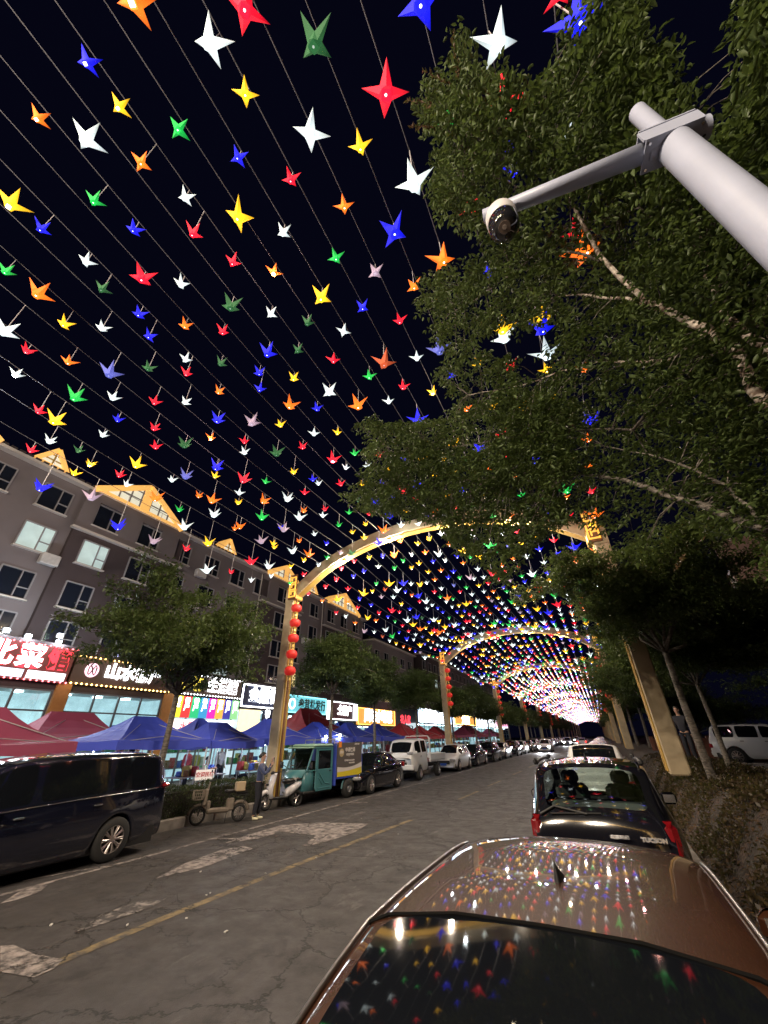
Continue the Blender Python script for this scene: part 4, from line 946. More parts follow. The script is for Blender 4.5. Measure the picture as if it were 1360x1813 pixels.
# ------------------------------------------------------------------ street trees (far ones share three crowns)
def limb_path(a, b, k=5, wob=.1):
    a = Vector(a); b = Vector(b); L = (b - a).length; out = []
    for i in range(k + 1):
        u = i / k; p = a.lerp(b, u) + Vector((random.uniform(-1, 1), random.uniform(-1, 1), random.uniform(-.5, .5))) * wob * L * math.sin(PI * u)
        p.z += .12 * L * u * (1 - u); out.append(p)
    return out
def street_tree_mesh(h, cr, trunk_h, nleaf, leafL, seed):
    random.seed(seed); g = MB()
    top = Vector((random.uniform(-.1, .1), random.uniform(-.1, .1), trunk_h))
    g.tube([(0, 0, -.2), (0.01, 0, .3), (top.x * .5, top.y * .5 + .03, trunk_h * .55), top], [.14, .105, .09, .08], 9)
    limbs = MB(); tips = []
    for i in range(9):
        th = 2 * PI * i / 9 + random.uniform(-.3, .3); el = random.uniform(.32, 1.3)
        d = Vector((math.cos(th) * math.cos(el), math.sin(th) * math.cos(el), math.sin(el))) * cr * random.uniform(.7, .95)
        d.z *= (h - trunk_h) / cr * .85
        pth = limb_path(top, top + d); limbs.tube(pth, [.055, .045, .036, .026, .018, .01], 6); tips += pth[2:]
        for j in range(5):
            q = pth[random.choice((2, 3, 4))]; d2 = Vector((random.gauss(0, 1), random.gauss(0, 1), random.gauss(.1, .5))).normalized() * cr * random.uniform(.3, .5)
            p2 = limb_path(q, q + d2, 3); limbs.tube(p2, [.02, .015, .01, .006], 4); tips += p2[1:]
    T = np.array([tuple(p) for p in tips]); nt = len(T)
    # leaf layers in flat sprays around the twig points
    ns = max(60, nleaf // 16); c = T[RNG.integers(0, nt, ns)] + RNG.normal(0, .26, (ns, 3)) * [1, 1, .55]
    k = nleaf // ns; cc = np.repeat(c, k, 0); sd = rvec(ns); sd[:, 2] *= .3; sd = np.repeat(sd, k, 0)
    u = RNG.uniform(-.34, .34, (len(cc), 1)); P = cc + sd * u + RNG.normal(0, .05, (len(cc), 3))
    P[:, 2] = np.where(P[:, 2] < trunk_h - .1, trunk_h - .1 + RNG.uniform(0, 1.6, len(P)), P[:, 2])
    D = rvec(len(cc)); D[:, 2] = D[:, 2] * .5 - .25; Nn = rvec(len(cc)) * .6 + [0, 0, 1.]
    V, Q = leaf_arrays(P, D, Nn, RNG.uniform(.7, 1.2, len(P)) * leafL, RNG.uniform(.38, .55, len(P)) * leafL)
    return g, limbs, V, Q
TREES = []
for i, (h, cr, th, nl, ll) in enumerate(((7.4, 3.9, 3.0, 60000, .125), (7.6, 2.9, 3.75, 34000, .14), (7.7, 2.7, 3.8, 30000, .145))):
    g, l, V, Q = street_tree_mesh(h, cr, th, nl, ll, 11 + i)
    e = empty('street_tree', (0, 0, 0)); g.build('trunk', BARK, e, True); l.build('limbs', BARK, e, True); fast_mesh('crown', V, Q, LEAF, e, 'stuff'); TREES.append(e)
def put_tree(k, loc, rz, sc, label, group, first={}):
    if k not in first: o = TREES[k]; first[k] = 1
    else: o = copy_tree(TREES[k])
    o.location = loc; o.rotation_euler = (0, 0, rz); o.scale = sc
    return tag(o, label, 'tree', group)
GT = 'street trees along the left pavement'
put_tree(0, (-12.4, 9.5, .12), .6, (1.0, 1.16, 1.08), 'broad green tree spreading above the tents behind the black van', GT)
put_tree(1, (-12.3, 18.8, .12), 1.9, (1, 1, 1.04), 'green tree just right of the first lantern column on the left', GT)
put_tree(2, (-12.3, 23.6, .12), .3, (1, 1, 1.0), 'green tree behind the white crew cab truck', GT)
put_tree(1, (-12.3, 30.5, .12), 3.1, (1.0, 1, .98), 'green tree just before the second lantern column on the left', GT)
put_tree(2, (-12.4, 39.5, .12), 4.1, (1.0, 1.1, .95), 'green tree just past the second lantern column on the left', GT)
for i in range(22):
    y = 46 + i * 7.2
    put_tree(1 + i % 2, (-12.3 + random.uniform(-.3, .3), y + random.uniform(-1, 1), .12), random.uniform(0, 6), (random.uniform(.9, 1.1),) * 2 + (random.uniform(.9, 1.05),),
             ORD[i] + ' far green tree beyond the second left column, behind the parked cars', GT)
GR = 'street trees along the right bank'
put_tree(0, (1.95, 12.2, 1.0), 2.2, (.80, .86, .92), 'leaning grey trunked tree beside the first cream column on the right', GR)
put_tree(0, (7.2, 11.4, .5), 1.0, (1.0, 1.0, .85), 'dark leafy tree at the right edge above the white off-roader', GR)
put_tree(0, (2.4, 21.5, 1.0), 5.0, (.7, .75, .75), 'slim tree standing between the two nearest right columns', GR)
put_tree(1, (5.2, 15.5, .5), 3.6, (1.2, 1.2, .8), 'dark tree behind the white off-roader', GR)
put_tree(0, (2.9, 15.2, 1.0), 4.4, (.62, .7, .74), 'small crowned tree right behind the leaning grey trunked tree', GR)
put_tree(0, (11.5, 27, -.9), 2.0, (1.3, 1.3, 1.0), 'dark tree mass beyond the white off-roader, left one', GR)
put_tree(0, (15.5, 36, -1.1), 4.0, (1.5, 1.5, 1.1), 'dark tree mass beyond the white off-roader, right one', GR)
put_tree(0, (6.5, 39, -1.0), .7, (1.2, 1.2, 1.0), 'dark tree rising behind the low reddish wall', GR)
for i in range(16):
    y = 28 + i * 8.0
    put_tree(1 + i % 2, (2.6 + random.uniform(-.3, .4), y, 1.0), random.uniform(0, 6), (1.05, 1.05, random.uniform(.7, .8)), ORD[i] + ' far green tree along the right bank beyond the slim tree', GR)

# ------------------------------------------------------------------ big near tree on the right
OUT = [(800, 60), (835, 75), (850, 120), (930, 150), (985, 150), (990, 60), (1010, 0), (1130, -40), (1130, 60), (1180, 90), (1190, 160), (1240, 210), (1270, 250), (1330, 170), (1330, 60), (1310, -20),
       (1480, -40), (1480, 1060), (1365, 1020), (1335, 965), (1290, 950), (1250, 950), (1205, 890), (1170, 880), (1145, 985), (1120, 995), (1085, 940), (1030, 925), (985, 930), (950, 960), (905, 1030), (865, 1030), (850, 1000), (800, 965),
       (790, 930), (735, 915), (640, 905), (606, 878), (620, 860), (650, 835), (640, 800), (655, 790), (630, 760), (650, 738), (700, 755), (745, 745), (800, 740), (800, 700), (775, 690), (768, 665), (790, 640), (765, 600), (765, 560), (738, 545), (740, 500),
       (780, 478), (830, 470), (845, 440), (830, 410), (790, 385), (765, 370), (758, 300), (780, 255), (775, 235), (745, 225), (755, 195), (722, 180), (760, 165), (745, 130), (775, 140), (815, 120)]
HOLES = [(905, 610, 62, 26), (940, 640, 26, 40), (968, 590, 30, 14), (1080, 735, 22, 12), (985, 560, 10, 10), (1000, 870, 14, 10), (935, 870, 34, 10), (950, 895, 20, 8), (1080, 590, 16, 8), (1315, 985, 48, 38)]
def inpoly(x, y, P):
    c = False; j = len(P) - 1
    for i in range(len(P)):
        if (P[i][1] > y) != (P[j][1] > y) and x < (P[j][0] - P[i][0]) * (y - P[i][1]) / (P[j][1] - P[i][1]) + P[i][0]: c = not c
        j = i
    return c
BT = Vector((2.2, 3.2, 0.95))
big = empty('overhanging_tree', BT, 0, 'large green tree overhanging the street from the right, behind the white camera pole', 'tree')
random.seed(5)
def W3(px, py, d):
    r = ray(px, py); r = r / np.linalg.norm(r); return Vector(np.array([0, 0, EYE]) + r * d)
limbs = []
def limb(pts, r0, r1, m, nm='branch'):
    P = [Vector(W3(*p)) if len(p) == 3 and not isinstance(p, Vector) else p for p in pts]
    Q = []
    for i in range(len(P) - 1):
        for k in range(4): Q.append(P[i].lerp(P[i + 1], k / 4) + Vector((random.gauss(0, 1), random.gauss(0, 1), random.gauss(0, 1))) * .012)
    Q.append(P[-1]); n = len(Q); rr = [r0 + (r1 - r0) * i / (n - 1) for i in range(n)]
    g = MB(); g.tube([p - BT for p in Q], rr, 8); g.build(nm, m, big, True); limbs.extend([(p, r) for p, r in zip(Q, rr)])
    return Q
base = BT.copy()
fork = W3(1400, 800, 5.0)
limb([base + Vector((0.0, 0, -.2)), base + Vector((.15, .1, .9)), fork], .13, .085, BARK_B, 'trunk')
limb([fork, (1352, 705, 5.0), (1300, 620, 5.1), (1255, 588, 5.2), (1190, 560, 5.4), (1130, 520, 5.6), (1065, 458, 5.9), (1000, 330, 6.3), (930, 230, 6.6)], .062, .012, BARK_B)
limb([fork, (1380, 640, 4.9), (1290, 560, 5.2), (1262, 500, 5.4), (1240, 440, 5.7), (1255, 300, 6.2), (1150, 180, 6.6)], .058, .012, BARK_B)
limb([fork, (1360, 940, 4.9), (1270, 905, 5.2), (1200, 880, 5.6), (1100, 850, 6.0), (980, 830, 6.5), (840, 850, 7.0), (700, 860, 7.4)], .05, .008, BARK)
limb([(1190, 560, 5.4), (1110, 528, 5.8), (1020, 524, 6.2), (930, 540, 6.6)], .022, .006, BARK_B)
limb([(1255, 588, 5.2), (1180, 640, 5.6), (1060, 640, 6.1), (930, 680, 6.6), (830, 700, 7.0)], .024, .006, BARK_B)
limb([(1300, 620, 5.1), (1230, 640, 5.5), (1120, 760, 6.1), (980, 760, 6.7), (820, 790, 7.2), (690, 800, 7.5)], .026, .006, BARK)
limb([(1360, 940, 4.9), (1290, 860, 5.0), (1180, 810, 5.4), (1070, 790, 6.0)], .02, .006, BARK)
limb([(1000, 330, 6.3), (920, 330, 6.6), (830, 300, 7.0)], .014, .005, BARK)
limb([(1065, 458, 5.9), (960, 440, 6.4), (860, 520, 6.9), (790, 560, 7.2)], .016, .005, BARK)
limb([(1240, 440, 5.7), (1130, 370, 6.2), (1010, 400, 6.6)], .014, .005, BARK)
limb([(1255, 300, 6.2), (1330, 250, 6.2), (1420, 200, 6.0)], .016, .006, BARK)
LP = np.array([tuple(p) for p, r in limbs])
sp = []
while len(sp) < 8200:
    x = random.uniform(600, 1480); y = random.uniform(-60, 1080)
    if random.random() < .22: x = random.uniform(600, 1000); y = random.uniform(700, 1040)
    if not inpoly(x, y, OUT): continue
    if any(((x - a) / rx) ** 2 + ((y - b) / ry) ** 2 < 1 for a, b, rx, ry in HOLES): continue
    u = max(0, min(1, (1360 - x) / 760)); d = 4.4 + 2.3 * u + random.uniform(0, 2.6) * (1 - .45 * u)
    # clumpiness
    p = W3(x, y, d); s = math.sin(p.x * 3.1 + 1) + math.sin(p.y * 3.7) + math.sin(p.z * 3.3 + 2)
    if s < -.9 and random.random() < .75: continue
    sp.append(tuple(p))
SP = np.array(sp)
# twigs from the nearest limb point to each fourth spray
tw = MB()
for i in range(0, len(SP), 7):
    dd = np.linalg.norm(LP - SP[i], axis=1); j = int(np.argmin(dd))
    if dd[j] > 1.4: continue
    a = Vector(LP[j]); b_ = Vector(SP[i]); mdl = a.lerp(b_, .5) + Vector((0, 0, .12 * dd[j]))
    tw.tube([a - BT, mdl - BT, b_ - BT], [.008, .006, .003], 4, False)
tw.build('twigs', BARK, big, True, kind='stuff')
K = 11
n = len(SP); dirs = rvec(n); dirs[:, 2] = dirs[:, 2] * .35 - .1; dirs += np.array([-.35, 0, 0]); dirs /= np.linalg.norm(dirs, axis=1, keepdims=True)
side = np.cross(dirs, [0, 0, 1.]); side /= np.linalg.norm(side, axis=1, keepdims=True)
Ps, Ds, Ns, Ls = [], [], [], []
for k in range(K):
    u = (k / (K - 1) - .5) * .30; sg = 1 if k % 2 else -1
    P = SP + dirs * u + RNG.normal(0, .012, (n, 3)); D = dirs * .55 + side * sg * (0.9 if k < K - 1 else .05) + RNG.normal(0, .22, (n, 3)); D[:, 2] -= .25
    Ps.append(P); Ds.append(D); Ns.append(np.tile([0, 0, 1.], (n, 1)) + RNG.normal(0, .35, (n, 3))); Ls.append(RNG.uniform(.055, .094, n))
P = np.concatenate(Ps); D = np.concatenate(Ds); Nn = np.concatenate(Ns); L = np.concatenate(Ls)
dist = np.linalg.norm(P - [0, 0, EYE], axis=1)
pxy = np.array([proj(p)[:2] for p in P[np.argsort(dist)[:6000]]]); order = np.argsort(dist)[:6000]
vis = [order[i] for i in range(len(order)) if -5 < pxy[i][0] < 1365 and -5 < pxy[i][1] < 1000][:280]
rest = np.setdiff1d(np.arange(len(P)), vis)
V, Q = leaf_arrays((P - np.array(BT))[rest], D[rest], Nn[rest], L[rest], L[rest] * .44, True)
fast_mesh('foliage', V, Q, LEAF, big, 'stuff')
V1, Q1 = leaf_arrays(np.zeros((1, 3)), np.array([[1., 0, 0]]), np.array([[0, 0, 1.]]), np.array([.075]), np.array([.034]), True)
l0 = None
for i in vis:
    d = Vector(D[i]).normalized(); s_ = d.cross(Vector(Nn[i])).normalized(); up = s_.cross(d)
    if l0 is None: l0 = fast_mesh('leaf', V1, Q1, LEAF, big); o = l0
    else: o = l0.copy(); COL.objects.link(o)
    M = Matrix((d, -s_, up)).transposed().to_4x4(); M.translation = Vector(P[i]) - BT; o.matrix_local = M
# a few reddish shoots sticking out to the left
sh = []
for px, py, qx, qy in ((770, 225, 728, 226), (765, 185, 722, 178), (800, 150, 750, 125), (812, 140, 800, 60), (1240, 960, 1290, 900), (1195, 1010, 1210, 985)):
    a = W3(px, py, 6.3); b_ = W3(qx, qy, 6.4)
    for k in range(26): sh.append((tuple(a.lerp(b_, k / 25)), tuple((b_ - a).normalized())))
P = np.array([s[0] for s in sh]); D = np.array([s[1] for s in sh]) * .6 + rvec(len(sh)) * .7
V, Q = leaf_arrays(P - np.array(BT), D, rvec(len(sh)), RNG.uniform(.04, .06, len(sh)), RNG.uniform(.02, .03, len(sh)), True)
fast_mesh('young_shoots', V, Q, LEAF_BR, big, 'stuff')
# ------------------------------------------------------------------ vehicles
def paint(n, c, r=.22, coat=1.0, met=.3): return mat(n, c, r, met, coat=coat)
P_BLACK = paint('black_car_paint', (0.006, 0.006, 0.009), .08, 1.0, 0.0); P_NAVY = paint('blue_black_paint', (0.006, 0.007, 0.016), .09, 1.0, 0.0); P_WHITE = paint('white_car_paint', (.62, .62, .62), .3, .6, .0)
P_SILVER = paint('silver_car_paint', (.38, .38, .40), .3, .8, .6); P_BROWN = mat('bronze_brown_paint', (0.052, 0.019, 0.009), .5, 0.0, coat=1.0, spec=.12, noise=.2, nscale=5); P_RED = paint('red_car_paint', (.3, .02, .02))
CGLASS = mat('dark_car_glass', (0.005, 0.006, 0.008), .04, spec=.35); TYRE = mat('tyre_rubber', (.015, .015, .015), .8); RIM = mat('alloy_rim', (.5, .45, .43), .28, .9); BLK = mat('black_plastic', (.012, .012, .013), .55)
CHROME = mat('chrome_trim', (.7, .7, .72), .12, 1.0); TAILR = mat('red_tail_lamp', (.16, .004, .007), .15, emis=(1, .02, .03), es=.02, coat=1.0); HEADL = mat('clear_head_lamp', (.6, .6, .62), .1, .6, coat=1.0)
HEADON = lamp_mat('headlight_beam_glow', (.95, .97, 1.0), 60.0, False); TAILON = lamp_mat('tail_light_glow', (1, .03, .03), 4.0, False)
def wheel(parent, x, y, r, w, side, spokes=10, rimm=None):
    n = 28; g = MB(); pr = [(r * .62, -w / 2), (r * .9, -w / 2), (r * .985, -w * .36), (r, -w * .2), (r, w * .2), (r * .985, w * .36), (r * .9, w / 2), (r * .62, w / 2)]
    g.lathe(pr, (0, 0, 0), n, 'X'); o = g.build('wheel', TYRE, parent, True, loc=(x, y, r))
    h = MB(); s = side; h.lathe([(r * .64, -s * w * .1), (r * .64, s * w * .48), (r * .59, s * w * .50), (r * .57, s * w * .40)], (0, 0, 0), n, 'X')
    h.lathe([(.001, s * w * .46), (r * .13, s * w * .46), (r * .15, s * w * .40)], (0, 0, 0), 12, 'X')
    for k in range(spokes):
        a = 2 * PI * k / spokes; da = .09
        for q in (-da, da):
            c0 = Vector((s * w * .42, math.cos(a) * r * .12, math.sin(a) * r * .12)); c1 = Vector((s * w * .45, math.cos(a + q) * r * .60, math.sin(a + q) * r * .60))
            h.tube([c0, c1], [r * .045, r * .035], 4)
    h.build('rim', rimm or RIM, o, False)
    d = MB(); d.lathe([(.001, 0), (r * .56, 0)], (s * w * .15, 0, 0), 20, 'X'); d.build('brake_disc', BLK, o)
def car(name, label, cat, x, y, rz, L, W, top, belt, wr, ws, rs, sides, pm, wheels, r=.33, group=None, z=0.0, tail=None, head=None, rails=None, lights='off', mirrors=True, handles=True, clear=.2, plate=None, sub=1, antenna=True, base_parts=True, darkglass=CGLASS, wloft=(.93, .985, 1, .985, .955)):
    e = empty(name, (x, y, z), rz, label, cat, group)
    H = max(p[1] for p in top); bs = np.arange(0, L + .001, .11); keys = [p[0] for p in top] + list(ws) + list(rs) + [q for s_ in sides for q in s_]
    for w in wheels: keys += [w - r * 1.12, w + r * 1.12, w]
    st = sorted(set([round(float(v), 3) for v in bs if min(abs(v - k) for k in keys) > .045] + [round(min(L, max(0, k)), 3) for k in keys])); st = [s for i, s in enumerate(st) if i == 0 or s - st[i - 1] > .012]
    tx, tz = [p[0] for p in top], [p[1] for p in top]; bx, bz = [p[0] for p in belt], [p[1] for p in belt]
    rows = []; NRow = 11
    for s in st:
        zt = float(np.mean([np.interp(s + q, tx, tz) for q in (-.16, -.08, 0, .08, .16)])) if .35 < s < L - .2 and abs(s - rs[0]) > .15 else float(np.interp(s, tx, tz)); zb_ = min(float(np.interp(s, bx, bz)), zt - .03); u = abs(2 * s / L - 1); w = W / 2 * (1 - .16 * u ** 5 - .04 * u ** 2)
        g_ = max(0, min(1, (zt - zb_) / .34)); wl = w * wloft[4]; wtop = wl * (1 - .10) * (1 - g_) + wr * g_ * (w / (W / 2)) ** .5; zr = zt - (.02 + .05 * g_)
        zbot = clear + .06 * u ** 3
        for c in wheels:
            d = abs(s - c)
            if d < r * 1.12: zbot = max(zbot, r + math.sqrt(max(0, (r * 1.12) ** 2 - d * d)) - .0)
        zbot = min(zbot, zb_ - .12)
        zm = lambda t_: max(zbot + .01, clear + (zb_ - clear) * t_)
        rows.append([(w * wloft[0], zbot), (w * wloft[1], max(zbot + .015, clear + .12)), (w * wloft[2], max(zbot + .03, zm(.5))), (w * wloft[3], max(zbot + .045, zm(.82))), (wl, zb_),
                     (wl + (wtop - wl) * .07, zb_ + (zr - zb_) * .07), (wl + (wtop - wl) * .93, zb_ + (zr - zb_) * .93), (wtop, zr), (wtop * .86, zt - .018 * (1 + g_)), (wtop * .45, zt - .004), (0, zt)])
    V = []; idx = {}
    for i, s in enumerate(st):
        for k in range(NRow):
            px_, pz = rows[i][k]
            for sd in (1, -1):
                if k == NRow - 1 and sd == -1: idx[(i, k, -1)] = idx[(i, k, 1)]; continue
                idx[(i, k, sd)] = len(V); V.append((sd * px_, L / 2 - s, pz))
    parts = {}
    def put(nm, f): parts.setdefault(nm, []).append(f)
    for i in range(len(st) - 1):
        sm = (st[i] + st[i + 1]) / 2
        for k in range(NRow - 1):
            for sd in (1, -1):
                f = (idx[(i, k, sd)], idx[(i + 1, k, sd)], idx[(i + 1, k + 1, sd)], idx[(i, k + 1, sd)])
                if sd == 1: f = f[::-1]
                nm = 'body'
                if k == 5 and any(a < sm < b_ for a, b_ in sides):
                    nm = 'side_window:%d:%d' % (sd, [j for j, (a, b_) in enumerate(sides) if a < sm < b_][0])
                elif k >= 8 and ws[0] < sm < ws[1]: nm = 'windscreen'
                elif k >= 8 and rs[0] < sm < rs[1]: nm = 'rear_window'
                elif tail and tail[0] < sm and tail[1] <= k <= tail[2]: nm = 'tail_lamp:%d' % sd
                elif head and sm < head[0] and head[1] <= k <= head[2]: nm = 'headlight:%d' % sd
                put(nm, f)
    for i, s_ in ((0, -1), (len(st) - 1, 1)):
        for k in range(NRow - 1):
            f = (idx[(i, k, 1)], idx[(i, k + 1, 1)], idx[(i, k + 1, -1)], idx[(i, k, -1)])
            if k == NRow - 2: f = (idx[(i, k, 1)], idx[(i, k + 1, 1)], idx[(i, k, -1)])
            put('body', f if s_ < 0 else f[::-1])
    for nm, fs in parts.items():
        base = nm.split(':')[0]; used = sorted(set(q for f in fs for q in f)); mp = {q: j for j, q in enumerate(used)}
        m = {'body': pm, 'side_window': darkglass, 'windscreen': darkglass, 'rear_window': darkglass, 'tail_lamp': TAILR if lights != 'tail' else TAILON, 'headlight': HEADL}[base]
        o = mk(base, [V[q] for q in used], [tuple(mp[q] for q in f) for f in fs], m, e, smooth=True)
        if sub: md = o.modifiers.new('s', 'SUBSURF'); md.levels = sub; md.render_levels = sub
    if base_parts:
        g = MB(); g.bbox((-W * .44, -L * .46, clear - .03), (W * .44, L * .46, clear + .25)); g.build('underbody', BLK, e)
    for w in wheels:
        for sd in (1, -1):
            wheel(e, sd * (W / 2 - .12), L / 2 - w, r, .21, sd)
    def P_(nm, c, d, m, bev=.02, par=None): g = MB(); g.cbox(c, d, bev); return g.build(nm, m, par or e)
    P_('front_grille', (0, L / 2 - .02, clear + .33), (W * .5, .10, .22), BLK)
    P_('rear_bumper', (0, -L / 2 + .04, clear + .22), (W * .8, .16, .22), pm, .05)
    if plate: P_('number_plate', (0, -L / 2 - .03, plate), (.44, .03, .14), mat('plate_blue', (.02, .08, .4), .4), .005)
    P_('number_plate', (0, L / 2 + .035, clear + .22), (.44, .02, .13), mat('plate_blue', (.02, .08, .4), .4), .005)
    if not head:
        for sd in (1, -1):
            P_('headlight', (sd * W * .35, L / 2 - .06, float(np.interp(.15, tx, tz)) - .12), (W * .2, .2, .13), HEADON if lights == 'on' else HEADL, .04)
    if not tail:
        for sd in (1, -1):
            P_('tail_lamp', (sd * W * .39, -L / 2 + .07, .88), (W * .13, .16, .2), TAILON if lights == 'tail' else TAILR, .03)
    if mirrors:
        for sd in (1, -1):
            s = ws[1] - .35 if ws[1] - ws[0] > .3 else ws[1]; zz = float(np.interp(s, bx, bz)) + .1
            mo = P_('wing_mirror', (sd * (W / 2 + .07), L / 2 - s, zz), (.2, .12, .15), pm, .04); g = MB(); g.box((sd * (W / 2 + .07), L / 2 - s - .063, zz), (.15, .006, .1)); g.build('mirror_glass', CHROME, mo)
    if handles:
        for a, b_ in sides[:2]:
            for sd in (1, -1): P_('door_handle', (sd * (W / 2 + .002), L / 2 - b_ + .15, float(np.interp(b_, bx, bz)) - .13), (.03, .17, .03), CHROME, .01)
    e['_'] = 0; del e['_']
    return e, P_, dict(st=st, rows=rows, L=L, W=W, top=top)
def ovl(e, info, k, rr, m, nm, s0, s1, dx=0, dz=.01):
    for sd in (1, -1):
        pts = [(sd * (r_[k][0] + dx), info['L'] / 2 - s, r_[k][1] + dz) for s, r_ in zip(info['st'], info['rows']) if s0 <= s <= s1]
        g = MB(); g.tube(pts, rr, 6); g.build(nm, m, e, True)

# bronze car in the foreground, seen from behind and above
top = [(0, .58), (.06, .70), (.5, .82), (1.35, .98), (1.85, 1.36), (2.08, 1.45), (2.5, 1.478), (3.2, 1.476), (3.62, 1.462), (3.95, 1.408), (4.25, 1.34), (4.5, 1.24), (4.62, 1.10), (4.7, .9)]
blt = [(0, .5), (1.3, .92), (2.2, .97), (3.6, 1.0), (4.7, .98)]
e, P_, inf = car('parked_car', 'bronze brown car in the foreground, coloured lanterns mirrored in its roof and rear glass', 'car', -.33, 3.08, 0, 4.7, 1.82, top, blt, .65, (1.4, 2.06), (3.62, 4.52), [(1.75, 2.72), (2.8, 3.9)], P_BROWN, (.95, 3.6), sub=2)
ovl(e, inf, 7, .009, mat('dull_chrome', (.35, .33, .33), .3, .9), 'roof_trim', 2.2, 4.5, .0, .004)
g = MB(); g.v = []; sec = []
for u, hw, hh in ((0, .034, .008), (.03, .032, .03), (.07, .026, .05), (.11, .017, .075), (.14, .010, .092), (.152, .006, .09)):
    sec.append([(-hw, u), (hw, u), (hw * .35, u + .002, hh)])
vs = []; 
for u, hw, hh in ((0, .034, .004), (.04, .032, .022), (.08, .026, .042), (.12, .017, .068), (.145, .010, .088), (.150, .005, .086)):
    vs += [(-hw, -u, 0), (-hw * .5, -u, hh * .8), (0, -u, hh), (hw * .5, -u, hh * .8), (hw, -u, 0)]
g.add(vs, [(i * 5 + j, i * 5 + j + 1, i * 5 + j + 6, i * 5 + j + 5) for i in range(5) for j in range(4)] + [(25, 26, 27, 28, 29)]); g.build('shark_fin_antenna', BLK, e, True, loc=(.02, -.70, 1.462))
ii = min(range(len(inf['st'])), key=lambda i: abs(inf['st'][i] - 3.62)); rr_ = inf['rows'][ii]; pt = [(-rr_[k][0], 4.7 / 2 - inf['st'][ii], rr_[k][1] + .001) for k in (7, 8, 9)] + [(0, 4.7 / 2 - inf['st'][ii], rr_[10][1] + .001)]; pt = pt + [(-p[0], p[1], p[2]) for p in pt[-2::-1]]
g = MB(); g.tube(pt, .007, 5); g.build('roof_edge_seal', mat('matt_black_seal', (.004, .004, .004), .9, spec=.1), e)
g = MB(); g.tube([(-.42, -2.1, 1.24), (.1, -2.12, 1.25)], .012, 6); g.build('rear_wiper', BLK, e)

# black off-roader ahead of it
top = [(0, .8), (.06, .92), (.3, 1.0), (1.2, 1.10), (1.85, 1.58), (2.15, 1.68), (2.8, 1.715), (3.6, 1.71), (3.88, 1.69), (3.98, 1.64), (4.16, 1.36), (4.28, 1.10), (4.33, .8)]
blt = [(0, .75), (1.2, 1.02), (4.3, 1.10)]
SEEG = bpy.data.materials.new('see_through_car_glass'); SEEG.use_nodes = True; t = SEEG.node_tree; t.nodes.clear()
o_ = t.nodes.new('ShaderNodeOutputMaterial'); a_ = t.nodes.new('ShaderNodeBsdfTransparent'); b_ = t.nodes.new('ShaderNodeBsdfGlossy'); b_.inputs['Roughness'].default_value = .02
x_ = t.nodes.new('ShaderNodeMixShader'); x_.inputs[0].default_value = .16; a_.inputs[0].default_value = (.62, .70, .68, 1)
t.links.new(a_.outputs[0], x_.inputs[1]); t.links.new(b_.outputs[0], x_.inputs[2]); t.links.new(x_.outputs[0], o_.inputs[0])
e, P_, inf = car('parked_car', 'black off-roader with roof rails, parked directly ahead of the bronze car', 'car', -.27, 8.1, 0, 4.33, 1.80, top, blt, .66, (1.25, 2.1), (3.97, 4.2), [(1.6, 2.45), (2.53, 3.3), (3.38, 3.85)], P_BLACK, (.85, 3.5), .35, tail=(4.17, 3, 4), sub=2, darkglass=SEEG, clear=.24)
for sd in (1, -1):
    g = MB(); g.cbox((sd * .675, -2.03, 1.05), (.15, .17, .26), .06); o = g.build('tail_lamp', TAILR, e)
    o['label'] = 'red wrap-around tail lamp cluster'
ovl(e, inf, 7, .018, BLK, 'roof_rail', 2.2, 3.85, -.03, .055)
for sd in (1, -1):
    for s in (2.2, 3.85):
        g = MB(); g.cbox((sd * .62, 4.33 / 2 - s, 1.70), (.05, .14, .07), .02); g.build('rail_foot', BLK, e)
g = MB(); g.add(vs, [(i * 5 + j, i * 5 + j + 1, i * 5 + j + 6, i * 5 + j + 5) for i in range(5) for j in range(4)] + [(25, 26, 27, 28, 29)]); g.build('shark_fin_antenna', BLK, e, True, loc=(.0, -1.42, 1.712))
g = MB(); g.tube([(-.62, -2.09, 1.19), (-.45, -2.06, 1.27), (-.1, -2.085, 1.21)], .012, 6); g.tube([(-.5, -2.09, 1.20), (.05, -2.075, 1.22)], .009, 5); g.build('rear_wiper', BLK, e)
g = MB(); g.cbox((0, -2.13, .93), (.7, .06, .05), .015); g.build('tailgate_handle', CHROME, e)
text_mesh('TUCSON', .050, CHROME, e, (.50, -2.225, 1.035), (PI / 2 - .28, 0, 0), .006, .004, 'model_lettering', 1.15)
text_mesh('北京现代', .035, CHROME, e, (.18, -2.215, 1.04), (PI / 2 - .28, 0, 0), .004, .001, 'model_lettering', 1.3)
# seats inside, seen through the rear glass
SEATM = mat('grey_seat_cloth', (.20, .21, .21), .8)
for sx_ in (-.36, .36):
    g = MB(); g.cbox((sx_, -.05, .98), (.48, .16, .72), .06); g.cbox((sx_, -.05, 1.42), (.26, .12, .18), .05); g.build('front_seat', SEATM, e)
g = MB(); g.cbox((0, -.95, .92), (1.2, .16, .62), .06); 
for sx_ in (-.38, .38): g.cbox((sx_, -.95, 1.31), (.26, .11, .15), .04)
g.build('rear_seat', SEATM, e)
g = MB(); g.tube([(-.36 + .19 * math.cos(a), .62 + .05 * math.sin(a), 1.02 + .18 * math.sin(a)) for a in [k * PI / 8 for k in range(17)]], .016, 6); g.build('steering_wheel', BLK, e)
g = MB(); g.cbox((0, .95, .98), (1.35, .35, .2), .06); g.build('dashboard', mat('grey_dash', (.09, .09, .09), .6), e)
g = MB(); g.bbox((-.62, .9, .3), (.62, .95, .9)); g.bbox((-.62, -1.7, .55), (.62, -1.0, .60)); g.build('cabin_floor', BLK, e)

